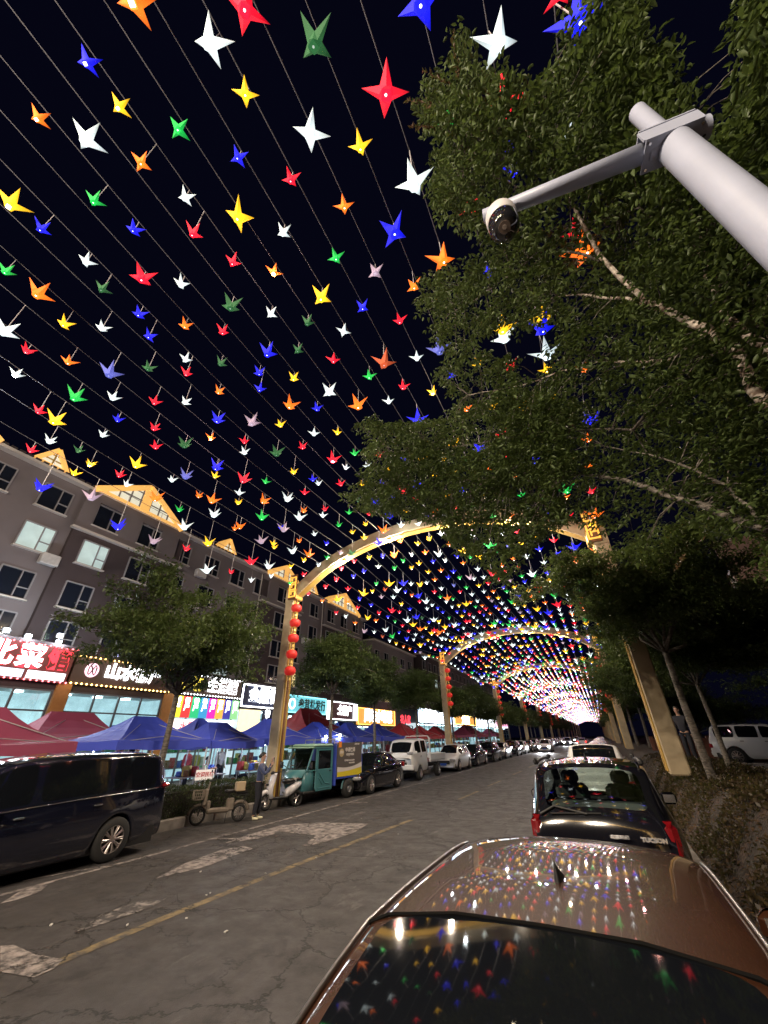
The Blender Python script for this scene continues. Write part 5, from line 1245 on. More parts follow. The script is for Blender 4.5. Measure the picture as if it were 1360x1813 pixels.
SED = ([(0, .55), (.06, .68), (.5, .82), (1.3, .95), (2.0, 1.33), (2.3, 1.42), (2.9, 1.46), (3.4, 1.42), (3.75, 1.28), (4.05, 1.06), (4.5, 1.02), (4.58, .95), (4.62, .6)], [(0, .5), (1.2, .88), (4.62, .95)])
HAT = ([(0, .6), (.06, .75), (.5, .9), (1.1, 1.0), (1.75, 1.42), (2.1, 1.53), (2.8, 1.58), (3.5, 1.54), (3.8, 1.46), (4.1, 1.15), (4.22, 1.0), (4.28, .6)], [(0, .55), (1.1, .94), (4.28, 1.02)])
def sedan(x, y, rz, pm, label, group, lights='off', sub=1):
    return car('parked_car', label, 'car', x, y, rz, 4.62, 1.8, SED[0], SED[1], .60, (1.32, 2.28), (3.42, 4.05), [(1.6, 2.5), (2.58, 3.55)], pm, (.92, 3.62), group=group, lights=lights, sub=sub)[0]
def hatch(x, y, rz, pm, label, group, lights='off', sub=1):
    return car('parked_car', label, 'car', x, y, rz, 4.28, 1.8, HAT[0], HAT[1], .62, (1.12, 2.05), (3.72, 4.15), [(1.45, 2.4), (2.48, 3.55)], pm, (.88, 3.45), .34, group=group, lights=lights, sub=sub)[0]
GL = 'cars parked along the left kerb'
# big black people carrier at the left edge
top = [(0, .72), (.06, .95), (.6, 1.08), (1.0, 1.2), (1.75, 1.70), (2.1, 1.80), (3.2, 1.84), (4.5, 1.82), (4.82, 1.77), (4.98, 1.5), (5.06, 1.1), (5.1, .7)]
blt = [(0, .65), (1.0, 1.0), (3.0, 1.08), (5.1, 1.12)]
e, P_, inf = car('people_carrier', 'glossy black people carrier cut off by the left edge of the photo', 'van', -10.12, 4.98, PI, 5.1, 1.86, top, blt, .70, (1.02, 1.95), (4.75, 5.0), [(1.35, 2.3), (2.4, 3.6), (3.7, 4.75)], P_NAVY, (.95, 3.95), .355, tail=(4.98, 4, 4), group=GL, sub=2, plate=.9)
ovl(e, inf, 4, .010, CHROME, 'belt_trim', 1.4, 4.9, .004, .0)
for sd in (1, -1):
    g = MB(); g.cbox((sd * .70, -2.46, 1.15), (.26, .14, .09), .03); g.build('upper_tail_lamp', TAILR, e)
sedan(-10.05, 18.7, PI, P_BLACK, 'black sedan with lantern reflections behind the delivery tricycle', GL)
# white crew cab pickup truck
top = [(0, 1.05), (.03, 1.2), (.1, 1.32), (.42, 1.82), (.6, 1.93), (1.2, 1.97), (2.25, 1.97), (2.42, 1.93), (2.46, 1.5)]
e, P_, inf = car('crew_cab_truck', 'white double cab flatbed truck facing the camera beyond the black sedan', 'truck', -10.2, 23.7, PI, 2.46, 1.72, top, [(0, 1.0), (.1, 1.22), (2.46, 1.26)], .70, (.09, .44), (2.44, 2.45), [(.45, 1.2), (1.32, 2.15)], P_WHITE, (.95,), .33, group=GL, clear=.42)
g = MB(); g.bbox((-.38, -4.0, .5), (.38, -1.2, .66)); g.build('chassis', BLK, e)
g = MB(); g.bbox((-.85, -4.0, .78), (.85, -1.32, .84)); g.build('load_bed', P_WHITE, e)
for sd in (1, -1): g = MB(); g.cbox((sd * .86, -2.66, 1.0), (.05, 2.68, .32), .015); g.build('side_board', P_WHITE, e)
g = MB(); g.cbox((0, -4.02, 1.0), (1.77, .05, .32), .015); g.build('tail_board', P_WHITE, e)
g = MB()
for yy in (-1.36, -1.5): g.tube([(-.8, yy, .84), (-.8, yy, 1.95), (-.7, yy, 2.08), (.7, yy, 2.08), (.8, yy, 1.95), (.8, yy, .84)], .022, 6)
for zz in (1.3, 1.6, 1.85): g.tube([(-.8, -1.36, zz), (.8, -1.36, zz)], .015, 5)
g.build('headboard_rack', P_WHITE, e)
for sd in (1, -1): wheel(e, sd * .70, -2.75, .33, .26, sd, 5, P_SILVER)
g = MB(); g.cbox((0, 1.24, .62), (1.66, .12, .26), .04); g.build('front_bumper', P_WHITE, e)
g = MB(); g.cbox((0, 1.25, .93), (.7, .05, .10), .02); g.build('grille_bar', BLK, e)
hatch(-10.0, 31.3, PI, P_WHITE, 'white crossover with dark grille behind the crew cab truck', GL)
sedan(-10.05, 36.6, PI, P_BLACK, 'first dark car beyond the white crossover', GL)
hatch(-10.0, 42.2, PI, P_BLACK, 'second dark car beyond the white crossover', GL)
sedan(-10.1, 48.3, PI, P_SILVER, 'silver white sedan past the two dark cars', GL)
hatch(-10.0, 54.6, PI, P_BLACK, 'small dark car beside the silver sedan down the street', GL)
protoW = sedan(-10.0, 60.6, PI, P_WHITE, 'bright white sedan just before the row turns dark', GL)
pd = sedan(-10.05, 67, PI, P_BLACK, 'dark car among the far parked row', GL, sub=0); ps = hatch(-10.0, 73, PI, P_SILVER, 'grey car among the far parked row', GL, sub=0)
for k in range(11):
    o = copy_tree(pd if k % 3 else ps); o.location = (-10.0 + random.uniform(-.1, .1), 79 + k * 6.2, 0); o['label'] = ORD[k] + (' small dark car' if k % 3 else ' small grey car') + ' beyond the grey one in the far left row'
GM = 'vehicles moving down the road'
def beams(e, L=4.6):
    pass
c1 = hatch(-7.4, 66, PI, P_WHITE, 'oncoming car with two glaring headlights in the middle distance', GM, lights='on', sub=0)
for sd in (-1, 1):
    l = bpy.data.lights.new('headlight_beam', 'SPOT'); l.energy = 900; l.spot_size = 1.0; l.spot_blend = .6; l.shadow_soft_size = .06; l.color = (.93, .96, 1)
    o = bpy.data.objects.new('headlight_beam', l); COL.objects.link(o); o.parent = c1; o.location = (sd * .62, 2.3, .66); o.rotation_euler = (math.radians(84), 0, 0)
c2 = copy_tree(c1); c2.location = (-6.9, 104, 0); c2['label'] = 'far oncoming car, a pale blur of light near the horizon'
c3 = copy_tree(c1); c3.location = (-7.2, 150, 0); c3['label'] = 'farthest oncoming headlights by the end of the street'
c4 = sedan(-3.6, 92, 0, P_WHITE, 'pale car driving away with red tail lights lit', GM, lights='tail', sub=0)
GQ = 'vehicles parked along the right kerb'
# white pickup ahead of the off-roader and others beyond
top = [(0, .9), (.08, 1.05), (1.2, 1.16), (1.75, 1.62), (2.1, 1.74), (3.2, 1.76), (3.5, 1.66), (3.62, 1.2), (3.7, 1.15), (5.2, 1.15), (5.25, .7)]
car('pickup_truck', 'white pickup truck with dark cab glass, just beyond the black off-roader', 'truck', -.35, 15.6, 0, 5.25, 1.84, top, [(0, .85), (1.2, 1.08), (5.25, 1.1)], .66, (1.3, 2.0), (3.28, 3.62), [(1.6, 2.4), (2.48, 3.25)], P_WHITE, (.95, 4.2), .37, group=GQ, clear=.3)
hatch(-.3, 22.2, 0, P_SILVER, 'silver car roof with reflections beyond the white pickup', GQ)
hatch(-.35, 28.4, 0, P_BLACK, 'dark car in the right hand row past the silver car', GQ, lights='off')
q1 = copy_tree(ps); q1.rotation_euler = (0, 0, 0); q1.location = (-.3, 35, 0); q1['label'] = 'grey car in the right hand row'; q1['group'] = GQ
for k in range(10):
    q = copy_tree(pd if k % 2 else ps); q.rotation_euler = (0, 0, 0); q.location = (-.3, 41.5 + 6.4 * k, 0); q['label'] = ORD[k] + ' far parked car past the grey car in the right hand row'; q['group'] = GQ
# white off-roader standing crosswise on the right
SUVP = at_z(1272, 1352, .5)
top = [(0, 1.0), (.1, 1.15), (1.3, 1.25), (2.0, 1.75), (2.3, 1.86), (3.2, 1.90), (4.5, 1.88), (4.72, 1.80), (4.88, 1.3), (4.93, 1.15), (4.98, .7)]
e, P_, inf = car('off_road_car', 'large white off-roader parked beyond the bank at the right edge', 'car', SUVP[0] + 2.4, SUVP[1] - .9, -PI / 2 - .38, 4.98, 1.95, top, [(0, .95), (1.3, 1.18), (4.98, 1.24)], .74, (1.35, 2.2), (4.74, 4.9), [(1.75, 2.6), (2.7, 3.6), (3.7, 4.6)], P_WHITE, (1.0, 3.9), .40, z=.49, clear=.3, sub=2)
ovl(e, inf, 7, .02, BLK, 'roof_rail', 2.5, 4.5, -.05, .05)
# ------------------------------------------------------------------ two-wheelers
def two_wheeler_wheel(e, y, r, rw, m=TYRE, spokes=12):
    g = MB(); n = 24; vs = []; fs = []
    for i in range(n):
        a = 2 * PI * i / n
        for j in range(6):
            b_ = 2 * PI * j / 6; rr = r - rw / 2 + math.cos(b_) * rw / 2; vs.append((math.sin(b_) * rw / 2, rr * math.cos(a), rr * math.sin(a)))
    for i in range(n):
        for j in range(6): fs.append((i * 6 + j, ((i + 1) % n) * 6 + j, ((i + 1) % n) * 6 + (j + 1) % 6, i * 6 + (j + 1) % 6))
    g.add(vs, fs); w = g.build('wheel', m, e, True, loc=(0, y, r))
    h = MB(); h.tube([(-.05, 0, 0), (.05, 0, 0)], .035, 8)
    for k in range(spokes): a = 2 * PI * k / spokes; h.tube([(0, 0, 0), (0, math.cos(a) * (r - rw), math.sin(a) * (r - rw))], .006 if spokes > 6 else .02, 4, False)
    h.build('spokes', RIM, w)
BEIGE = mat('dusty_beige_plastic', (.20, .165, .13), .55, noise=.35); WPL = mat('pearl_white_plastic', (.60, .58, .60), .25, coat=.8); SEATB = mat('black_vinyl', (.015, .014, .015), .4)
e = empty('electric_moped', (-10.33, 10.17, 0), math.atan2(-.60, -.90) - PI / 2 + PI * 2, 'beige electric moped with front basket, leaning by the hedge', 'moped')
e.rotation_euler = (0, .07, math.atan2(-.9, -.62) - PI / 2)
two_wheeler_wheel(e, .56, .21, .06); two_wheeler_wheel(e, -.56, .21, .07)
def part(e, nm, m, fn, sm=False): g = MB(); fn(g); return g.build(nm, m, e, sm)
part(e, 'fork', BLK, lambda g: (g.tube([(-.06, .56, .21), (-.06, .48, .62), (0, .44, .68)], .014, 6), g.tube([(.06, .56, .21), (.06, .48, .62), (0, .44, .68)], .014, 6)))
part(e, 'front_mudguard', BEIGE, lambda g: g.tube([(0, .56 + .25 * math.cos(a), .21 + .25 * math.sin(a)) for a in [.1 + k * .33 for k in range(9)]], .035, 6), True)
part(e, 'steering_column', BEIGE, lambda g: (g.cbox((0, .43, .62), (.15, .12, .42), .04), g.tube([(0, .44, .4), (0, .36, .98)], .025, 6)))
part(e, 'handlebar', BLK, lambda g: (g.tube([(-.28, .26, 1.02), (-.1, .36, 1.0), (.1, .36, 1.0), (.28, .26, 1.02)], .013, 6), g.tube([(-.24, .28, 1.0), (-.26, .32, 1.22)], .006, 4), g.tube([(.24, .28, 1.0), (.26, .32, 1.22)], .006, 4), g.cbox((-.27, .32, 1.25), (.1, .03, .07), .02), g.cbox((.27, .32, 1.25), (.1, .03, .07), .02)))
def basket(g):
    for k in range(9):
        for (a, b_) in ((-.17 + k * .0425, .50), (-.17 + k * .0425, .76)): g.tube([(a * .85, .5 + (b_ - .5) * .8 + .02, .58), (a, b_, .80)], .005, 4, False)
    for k in range(6):
        yy = .50 + k * .052; g.tube([(-.145, yy, .58), (-.17, yy, .80)], .005, 4, False); g.tube([(.145, yy, .58), (.17, yy, .80)], .005, 4, False)
    for z in (.58, .65, .72, .80): q = (z - .58) / .22; a = .145 + .025 * q; g.tube([(-a, .50, z), (a, .50, z), (a, .71 + .05 * q, z), (-a, .71 + .05 * q, z), (-a, .50, z)], .008 if z > .79 else .005, 4, False)
    g.bbox((-.14, .5, .57), (.14, .72, .585))
part(e, 'front_basket', BEIGE, basket)
part(e, 'footboard', BEIGE, lambda g: (g.cbox((0, .05, .30), (.26, .62, .13), .04), g.cbox((0, .32, .42), (.2, .1, .25), .03)))
part(e, 'battery_box', BEIGE, lambda g: g.cbox((0, -.28, .42), (.22, .2, .3), .03))
part(e, 'saddle', SEATB, lambda g: (g.cbox((0, -.22, .73), (.24, .28, .09), .04), g.cbox((0, -.58, .68), (.22, .34, .08), .035)))
part(e, 'saddle_post', BLK, lambda g: g.tube([(0, -.24, .5), (0, -.22, .7)], .02, 6))
part(e, 'rear_rack', BLK, lambda g: (g.tube([(-.1, -.3, .6), (-.1, -.75, .63)], .01, 5), g.tube([(.1, -.3, .6), (.1, -.75, .63)], .01, 5), g.tube([(-.1, -.7, .63), (-.06, -.56, .21)], .01, 5), g.tube([(.1, -.7, .63), (.06, -.56, .21)], .01, 5)))
part(e, 'rear_mudguard', BEIGE, lambda g: g.tube([(0, -.56 + .26 * math.cos(a), .21 + .26 * math.sin(a)) for a in [.6 + k * .3 for k in range(9)]], .045, 6), True)
part(e, 'rear_box', mat('tan_box', (.38, .29, .18), .7), lambda g: g.cbox((-.02, -.50, .83), (.30, .26, .24), .02))
part(e, 'side_stand', BLK, lambda g: g.tube([(-.06, -.2, .25), (-.16, -.16, .01)], .01, 5))
part(e, 'reflector', mat('orange_reflector', (.6, .15, .02), .3, emis=(1, .3, .1), es=.5), lambda g: g.box((.135, .0, .30), (.01, .05, .03)))
e = empty('motor_scooter', (-10.33, 12.95, 0), 0, 'white scooter with black saddle standing between the person and the tricycle', 'scooter'); e.rotation_euler = (0, .12, math.atan2(-.9, -.35) - PI / 2)
two_wheeler_wheel(e, .60, .24, .09, spokes=5); two_wheeler_wheel(e, -.58, .24, .10, spokes=5)
def shield(g):
    vs = []; prof = [(.48, .30, .13), (.56, .45, .17), (.55, .62, .19), (.48, .80, .20), (.42, .95, .15), (.38, 1.02, .10)]
    for (yy, zz, w) in prof: vs += [(-w, yy - .07, zz), (-w * .5, yy, zz), (0, yy + .03, zz), (w * .5, yy, zz), (w, yy - .07, zz), (w * .9, yy - .12, zz), (-w * .9, yy - .12, zz)]
    g.add(vs, [(i * 7 + j, i * 7 + (j + 1) % 7, (i + 1) * 7 + (j + 1) % 7, (i + 1) * 7 + j) for i in range(5) for j in range(7)] + [tuple(range(35, 42)), tuple(range(6, -1, -1))])
part(e, 'front_shield', WPL, shield, True)
part(e, 'front_mudguard', WPL, lambda g: g.tube([(0, .60 + .27 * math.cos(a), .24 + .27 * math.sin(a)) for a in [.2 + k * .3 for k in range(8)]], .07, 8), True)
part(e, 'headlight', HEADL, lambda g: g.cbox((0, .56, .55), (.14, .05, .1), .03))
part(e, 'footboard', BLK, lambda g: g.cbox((0, .12, .30), (.30, .62, .08), .03))
def tailb(g):
    vs = []; prof = [(-.10, .30, .50, .10), (-.3, .36, .62, .14), (-.5, .47, .70, .14), (-.68, .58, .73, .10), (-.78, .65, .74, .05)]
    for (yy, z0, z1, w) in prof: vs += [(-w * .8, yy, z0), (-w, yy, (z0 + z1) / 2), (-w * .7, yy, z1), (w * .7, yy, z1), (w, yy, (z0 + z1) / 2), (w * .8, yy, z0)]
    g.add(vs, [(i * 6 + j, i * 6 + (j + 1) % 6, (i + 1) * 6 + (j + 1) % 6, (i + 1) * 6 + j) for i in range(4) for j in range(6)] + [tuple(range(24, 30)), tuple(range(5, -1, -1))])
part(e, 'rear_fairing', WPL, tailb, True); part(e, 'saddle', SEATB, lambda g: (g.cbox((0, -.26, .75), (.30, .44, .16), .06), g.cbox((0, -.60, .79), (.27, .32, .12), .05)), True)
part(e, 'handlebar', BLK, lambda g: (g.tube([(-.33, .26, 1.02), (-.1, .38, 1.03), (.1, .38, 1.03), (.33, .26, 1.02)], .016, 6), g.cbox((0, .4, 1.02), (.18, .12, .1), .04), g.tube([(-.25, .3, 1.03), (-.30, .28, 1.24)], .007, 4), g.tube([(.25, .3, 1.03), (.30, .28, 1.24)], .007, 4)))
part(e, 'mirror', CHROME, lambda g: (g.cbox((-.31, .28, 1.28), (.12, .03, .09), .03), g.cbox((.31, .28, 1.28), (.12, .03, .09), .03)))
part(e, 'tail_lamp', TAILR, lambda g: g.cbox((0, -.80, .66), (.12, .05, .06), .02)); part(e, 'fork', BLK, lambda g: (g.tube([(-.07, .60, .24), (-.07, .5, .6)], .018, 6), g.tube([(.07, .60, .24), (.07, .5, .6)], .018, 6)))
part(e, 'grille_badge', BLK, lambda g: g.cbox((0, .575, .70), (.14, .03, .06), .01))
# ------------------------------------------------------------------ cargo tricycle
TEALP = mat('teal_green_paint', (.05, .17, .19), .35, coat=.5); TEALL = mat('pale_green_roof', (.25, .40, .30), .4); BOXB = mat('blue_cargo_frame', (.03, .06, .35), .5)
e = empty('cargo_tricycle', (-10.35, 15.1, 0), PI, 'teal cargo tricycle with closed cab and a delivery box', 'tricycle'); e.rotation_euler = (0, 0, PI - .10); e.scale = (1.1, 1.13, 1.1); e.location = (-10.3, 15.0, 0)
two_wheeler_wheel(e, 1.22, .26, .11, spokes=5)
for sd in (1, -1):
    g = MB(); g.lathe([(.12, -.09), (.27, -.09), (.29, -.05), (.29, .05), (.27, .09), (.12, .09)], (0, 0, 0), 22, 'X'); w = g.build('rear_wheel', TYRE, e, True, loc=(sd * .50, -1.02, .29))
    g = MB(); g.lathe([(.001, sd * .075), (.05, sd * .075), (.06, sd * .05), (.15, sd * .04), (.155, sd * .085)], (0, 0, 0), 16, 'X'); g.build('rim', P_SILVER, w, True)
zf, zt_ = .30, 1.58
# cab: floor, nose, door frames, roof
def nose(g):
    vs = []; prof = [(1.42, .36, .20), (1.52, .60, .30), (1.46, .84, .40), (1.28, .96, .46)]
    for (yy, zz, w) in prof: vs += [(-w, yy - .25, zz), (-w * .6, yy - .03, zz), (0, yy, zz), (w * .6, yy - .03, zz), (w, yy - .25, zz)]
    g.add(vs, [(i * 5 + j, i * 5 + j + 1, (i + 1) * 5 + j + 1, (i + 1) * 5 + j) for i in range(3) for j in range(4)])
    g.cbox((0, .95, .62), (.92, .45, .6), .06)
part(e, 'cab_nose', TEALP, nose, True); part(e, 'cab_floor', BLK, lambda g: g.cbox((0, .55, .33), (.96, 1.35, .09), .03))
part(e, 'cab_roof', TEALL, lambda g: (g.cbox((0, .38, 1.63), (1.06, 1.05, .10), .05), g.cbox((0, .98, 1.575), (1.02, .3, .05), .02)))
def pillars(g):
    for sd in (-1, 1):
        g.tube([(sd * .47, 1.14, .92), (sd * .46, .86, 1.58)], .028, 6); g.tube([(sd * .49, -.10, .35), (sd * .49, -.10, 1.58)], .03, 6); g.tube([(sd * .49, .72, .4), (sd * .49, .72, 1.58)], .028, 6)
        g.tube([(sd * .49, -.10, 1.56), (sd * .49, .86, 1.56)], .028, 6); g.tube([(sd * .48, 1.14, .92), (sd * .49, .72, .92)], .02, 6)
part(e, 'cab_frame', TEALP, pillars)
part(e, 'windscreen', CGLASS if False else SEEG, lambda g: g.plate([(-.43, 1.13, .94), (.43, 1.13, .94), (.42, .87, 1.56), (-.42, .87, 1.56)], .006)); part(e, 'windscreen_wiper', BLK, lambda g: g.tube([(0, 1.16, .95), (-.18, 1.06, 1.25)], .008, 4))
for sd in (1, -1):
    d = part(e, 'door', TEALP, lambda g: (g.cbox((sd * .50, .31, .64), (.035, .78, .62), .015), g.bbox((sd * .50 - .015, -.07, .95), (sd * .50 + .015, -.02, 1.53)), g.bbox((sd * .50 - .015, .64, .95), (sd * .50 + .015, .69, 1.53)), g.bbox((sd * .50 - .014, -.02, 1.48), (sd * .50 + .014, .64, 1.53)),
        g.tube([(sd * .525, .60, .85), (sd * .525, .3, .55), (sd * .525, .02, .5)], .014, 4), g.tube([(sd * .525, .60, .70), (sd * .525, .4, .50)], .014, 4), g.tube([(sd * .525, .0, .42), (sd * .525, .62, .42)], .012, 4)))
    g = MB(); g.bbox((sd * .50 - .004, -.02, .95), (sd * .50 + .004, .64, 1.48)); g.build('door_window', CGLASS, d)
    g = MB(); g.cbox((sd * .53, .02, .88), (.02, .1, .03), .008); g.build('door_handle', BLK, d)
    part(e, 'wing_mirror', BLK, lambda g: (g.tube([(sd * .47, 1.1, 1.0), (sd * .62, 1.15, 1.08)], .01, 4), g.cbox((sd * .66, 1.15, 1.08), (.12, .04, .18), .02)))
    part(e, 'headlight', HEADL, lambda g: g.cbox((sd * .26, 1.44, .70), (.14, .08, .12), .03))
part(e, 'seat', SEATB, lambda g: (g.cbox((0, .2, .62), (.8, .4, .14), .04), g.cbox((0, .02, .9), (.8, .1, .5), .04)))
part(e, 'chassis', BLK, lambda g: g.cbox((0, -.8, .42), (.7, 1.6, .1), .02))
part(e, 'rear_mudguard', TEALP, lambda g: [g.tube([(sd * .50, -1.02 + .34 * math.cos(a), .29 + .34 * math.sin(a)) for a in [k * PI / 8 for k in range(9)]], .03, 5) for sd in (1, -1)] and None)
part(e, 'cargo_box', mat('dark_grey_canvas', (.085, .075, .072), .6), lambda g: g.cbox((0, -1.02, 1.13), (1.14, 1.52, 1.02), .03))
part(e, 'cargo_front_frame', BOXB, lambda g: g.cbox((0, -.22, 1.05), (1.18, .06, 1.28), .02)); part(e, 'cargo_rear_frame', BOXB, lambda g: g.cbox((0, -1.8, .9), (1.16, .05, .8), .02))
part(e, 'roof_rack', P_SILVER, lambda g: (g.tube([(-.5, -.2, 1.66), (-.5, -.2, 1.80), (.5, -.2, 1.80), (.5, -.2, 1.66)], .018, 6), g.tube([(-.5, .25, 1.68), (-.5, .25, 1.80), (.5, .25, 1.80), (.5, .25, 1.68)], .018, 6), g.tube([(-.5, -.2, 1.80), (-.5, .25, 1.80)], .018, 6), g.tube([(.5, -.2, 1.80), (.5, .25, 1.80)], .018, 6)))
# printed side panel (the side facing the road is local -x after the half turn)
sd = -1; X = sd * .58
part(e, 'side_panel', mat('grey_print', (.10, .088, .085), .45, noise=.08), lambda g: g.bbox((X - .006, -1.76, .86), (X + .006, -.29, 1.70)))
def swoosh(g, off, lo, hi):
    pts = []; n = 14
    for k in range(n + 1): u = k / n; pts.append((-.29 - 1.47 * u, lo(u)))
    for k in range(n, -1, -1): u = k / n; pts.append((-.29 - 1.47 * u, hi(u)))
    vs = [(X + off * sd, a, b_) for a, b_ in pts]; N_ = len(pts)
    g.add(vs, [(k, k + 1, N_ - 2 - k, N_ - 1 - k) for k in range(n)])
part(e, 'yellow_band', mat('yellow_print', (.62, .50, .03), .45), lambda g: swoosh(g, .010, lambda u: .66, lambda u: .80 + .10 * u * u))
part(e, 'white_band', mat('white_print', (.60, .56, .54), .45), lambda g: swoosh(g, .009, lambda u: .78 + .10 * u * u, lambda u: .92 + .20 * (u - .35) ** 2 * 1.6))
part(e, 'lower_side_panel', BOXB, lambda g: g.bbox((X - .004, -1.78, .60), (X + .006, -.27, .86)))
RT = (PI / 2, 0, -PI / 2); PW = mat('white_print', (.6, .56, .54), .45); PO = mat('orange_print', (.8, .25, .03), .5)
def tt(txt, y, z, s, m, sx=1.0, b_=.003): return text_mesh(txt, s, m, e, (X - .009, y, z), RT, .002, b_, 'print_lettering', sx)
tt('申通快递', -1.03, 1.46, .15, PW); tt('express', -1.03, 1.33, .15, PW); tt('联系电话 0433-2567890', -1.0, 1.13, .06, PW); tt('0433-2567891', -1.14, 1.05, .06, PW); tt('全国快递服务', -1.45, 1.64, .05, PW)
part(e, 'round_badge', mat('tan_print', (.42, .33, .18), .5), lambda g: g.lathe([(.001, -.009), (.13, -.009), (.13, -.004)], (X, -.52, 1.38), 20, 'X')); tt('sto', -.52, 1.41, .15, PW, 1.0, .006)
part(e, 'orange_tag', PO, lambda g: g.bbox((X - .010, -.50, 1.55), (X - .007, -.34, 1.74)))
# bundle of sticks lying on the cargo box
b_ = empty('stick_bundle', (-10.6, 16.0, 1.66), 0, 'bundle of thin sticks lying on top of the delivery box', 'sticks'); g = MB()
for k in range(14): a = random.uniform(-.4, .4); g.tube([(random.uniform(-.3, .3), -.5, random.uniform(0, .12)), (random.uniform(-.3, .3), .6 + a * .3, random.uniform(.02, .22))], .012, 4)
g.build('sticks', mat('pale_wood', (.35, .25, .15), .8), b_)
# ------------------------------------------------------------------ people
def skin_obj(name, joints, edges, m, parent, sub=2, root=0):
    me = bpy.data.meshes.new(name); bm = bmesh.new(); ly = bm.verts.layers.skin.verify(); vs = [bm.verts.new(j[0]) for j in joints]
    for a, b_ in edges: bm.edges.new((vs[a], vs[b_]))
    for v, j in zip(vs, joints): r = j[1]; v[ly].radius = r if isinstance(r, tuple) else (r, r)
    vs[root][ly].use_root = True; bm.to_mesh(me); bm.free()
    o = bpy.data.objects.new(name, me); COL.objects.link(o); o.modifiers.new('k', 'SKIN'); s = o.modifiers.new('s', 'SUBSURF'); s.levels = sub; s.render_levels = sub
    bpy.context.view_layer.update(); nm = bpy.data.meshes.new_from_object(o.evaluated_get(bpy.context.evaluated_depsgraph_get()))
    bpy.data.objects.remove(o); nm.materials.clear(); nm.materials.append(m); nm.polygons.foreach_set('use_smooth', np.ones(len(nm.polygons), dtype=bool))
    q = bpy.data.objects.new(name, nm); COL.objects.link(q); q.parent = parent; return q
SKIN = mat('skin', (.42, .25, .18), .5); HAIR = mat('black_hair', (.012, .010, .009), .45)
def person(loc, rz, label, top_m, leg_m, shoe_m, pose='stand', h=1.66, group=None, cap=False, phone=False):
    k = h / 1.70; e = empty('person', loc, rz, label, 'person', group)
    S_ = lambda *p: tuple(c * k for c in p)
    if pose == 'sit': hip = (0, 0, .50); kneeL, kneeR = (.10, .42, .50), (-.10, .42, .50); ankL, ankR = (.11, .44, .09), (-.11, .40, .09)
    else: hip = (0, 0, .92); kneeL, kneeR = (.10, .03, .50), (-.09, .05, .50); ankL, ankR = (.12, -.03, .09), (-.10, .04, .09)
    dz = hip[2]
    T = lambda x, y, z: S_(x, y, z + dz)
    sh = .50; hd = Vector(T(0, .03, .70))
    # arms
    if phone: eR, wR = (-.22, .20, .28), (-.10, .30, .56); eL, wL = (.21, .22, .24), (.06, .34, .46)
    elif pose == 'sit': eR, wR = (-.24, .08, .24), (-.14, .32, .20); eL, wL = (.24, .08, .24), (.14, .32, .20)
    else: eR, wR = (-.24, -.03, .22), (-.25, .06, -.02); eL, wL = (.24, -.03, .22), (.25, .06, -.02)
    kk = k
    # one continuous body
    J = [(T(0, 0, 0), (.125 * kk, .10 * kk)), (T(0, .01, .22), (.12 * kk, .09 * kk)), (T(0, .0, .42), (.14 * kk, .095 * kk)), (T(0, 0, .53), .055 * kk), (T(0, .015, .60), .048 * kk), (T(0, .03, .68), (.072 * kk, .085 * kk)), (T(0, .035, .76), (.070 * kk, .082 * kk)), (T(0, .02, .80), (.045 * kk, .05 * kk)),
         (T(.17, 0, .49), .055 * kk), (T(*eL), .042 * kk), (T(*wL), .028 * kk), (T(-.17, 0, .49), .055 * kk), (T(*eR), .042 * kk), (T(*wR), .028 * kk),
         (T(.09, 0, -.05), .085 * kk), (S_(*kneeL), .056 * kk), (S_(*ankL), .036 * kk), (T(-.09, 0, -.05), .085 * kk), (S_(*kneeR), .056 * kk), (S_(*ankR), .036 * kk)]
    E_ = [(0, 1), (1, 2), (2, 3), (3, 4), (4, 5), (5, 6), (6, 7), (2, 8), (8, 9), (9, 10), (2, 11), (11, 12), (12, 13), (0, 14), (14, 15), (15, 16), (0, 17), (17, 18), (18, 19)]
    body = skin_obj('body', J, E_, SKIN, e)
    g = MB(); f = hd
    for s_ in (-1, 1): g.ball((f.x + s_ * .030 * k, f.y + .078 * k, f.z + .03 * k), .010 * k, 8)
    g.build('eyes', HAIR, body, True)
    g = MB(); g.add([(f.x - .012 * k, f.y + .078 * k, f.z - .01 * k), (f.x + .012 * k, f.y + .078 * k, f.z - .01 * k), (f.x, f.y + .105 * k, f.z - .005 * k), (f.x, f.y + .08 * k, f.z + .035 * k)], [(0, 1, 2), (0, 2, 3), (1, 3, 2)]); g.cbox((f.x, f.y + .078 * k, f.z - .04 * k), (.04 * k, .012 * k, .010 * k), .003)
    for s_ in (-1, 1): g.cbox((f.x + s_ * .078 * k, f.y + .0, f.z + .01 * k), (.015 * k, .035 * k, .055 * k), .006)
    g.build('face_features', SKIN, body, True)
    # jacket and trousers as slightly fuller shells
    J2 = [(T(0, 0, -.06), (.155 * kk, .125 * kk)), (T(0, .01, .18), (.15 * kk, .115 * kk)), (T(0, 0, .40), (.165 * kk, .115 * kk)), (T(0, .01, .54), (.07 * kk, .07 * kk)), (T(.185, 0, .47), .075 * kk), (T(*eL), .060 * kk), (T(*[a * .93 + b_ * .07 for a, b_ in zip(wL, eL)]), .042 * kk), (T(-.185, 0, .47), .075 * kk), (T(*eR), .060 * kk), (T(*[a * .93 + b_ * .07 for a, b_ in zip(wR, eR)]), .042 * kk)]
    skin_obj('jacket', J2, [(0, 1), (1, 2), (2, 3), (2, 4), (4, 5), (5, 6), (2, 7), (7, 8), (8, 9)], top_m, e)
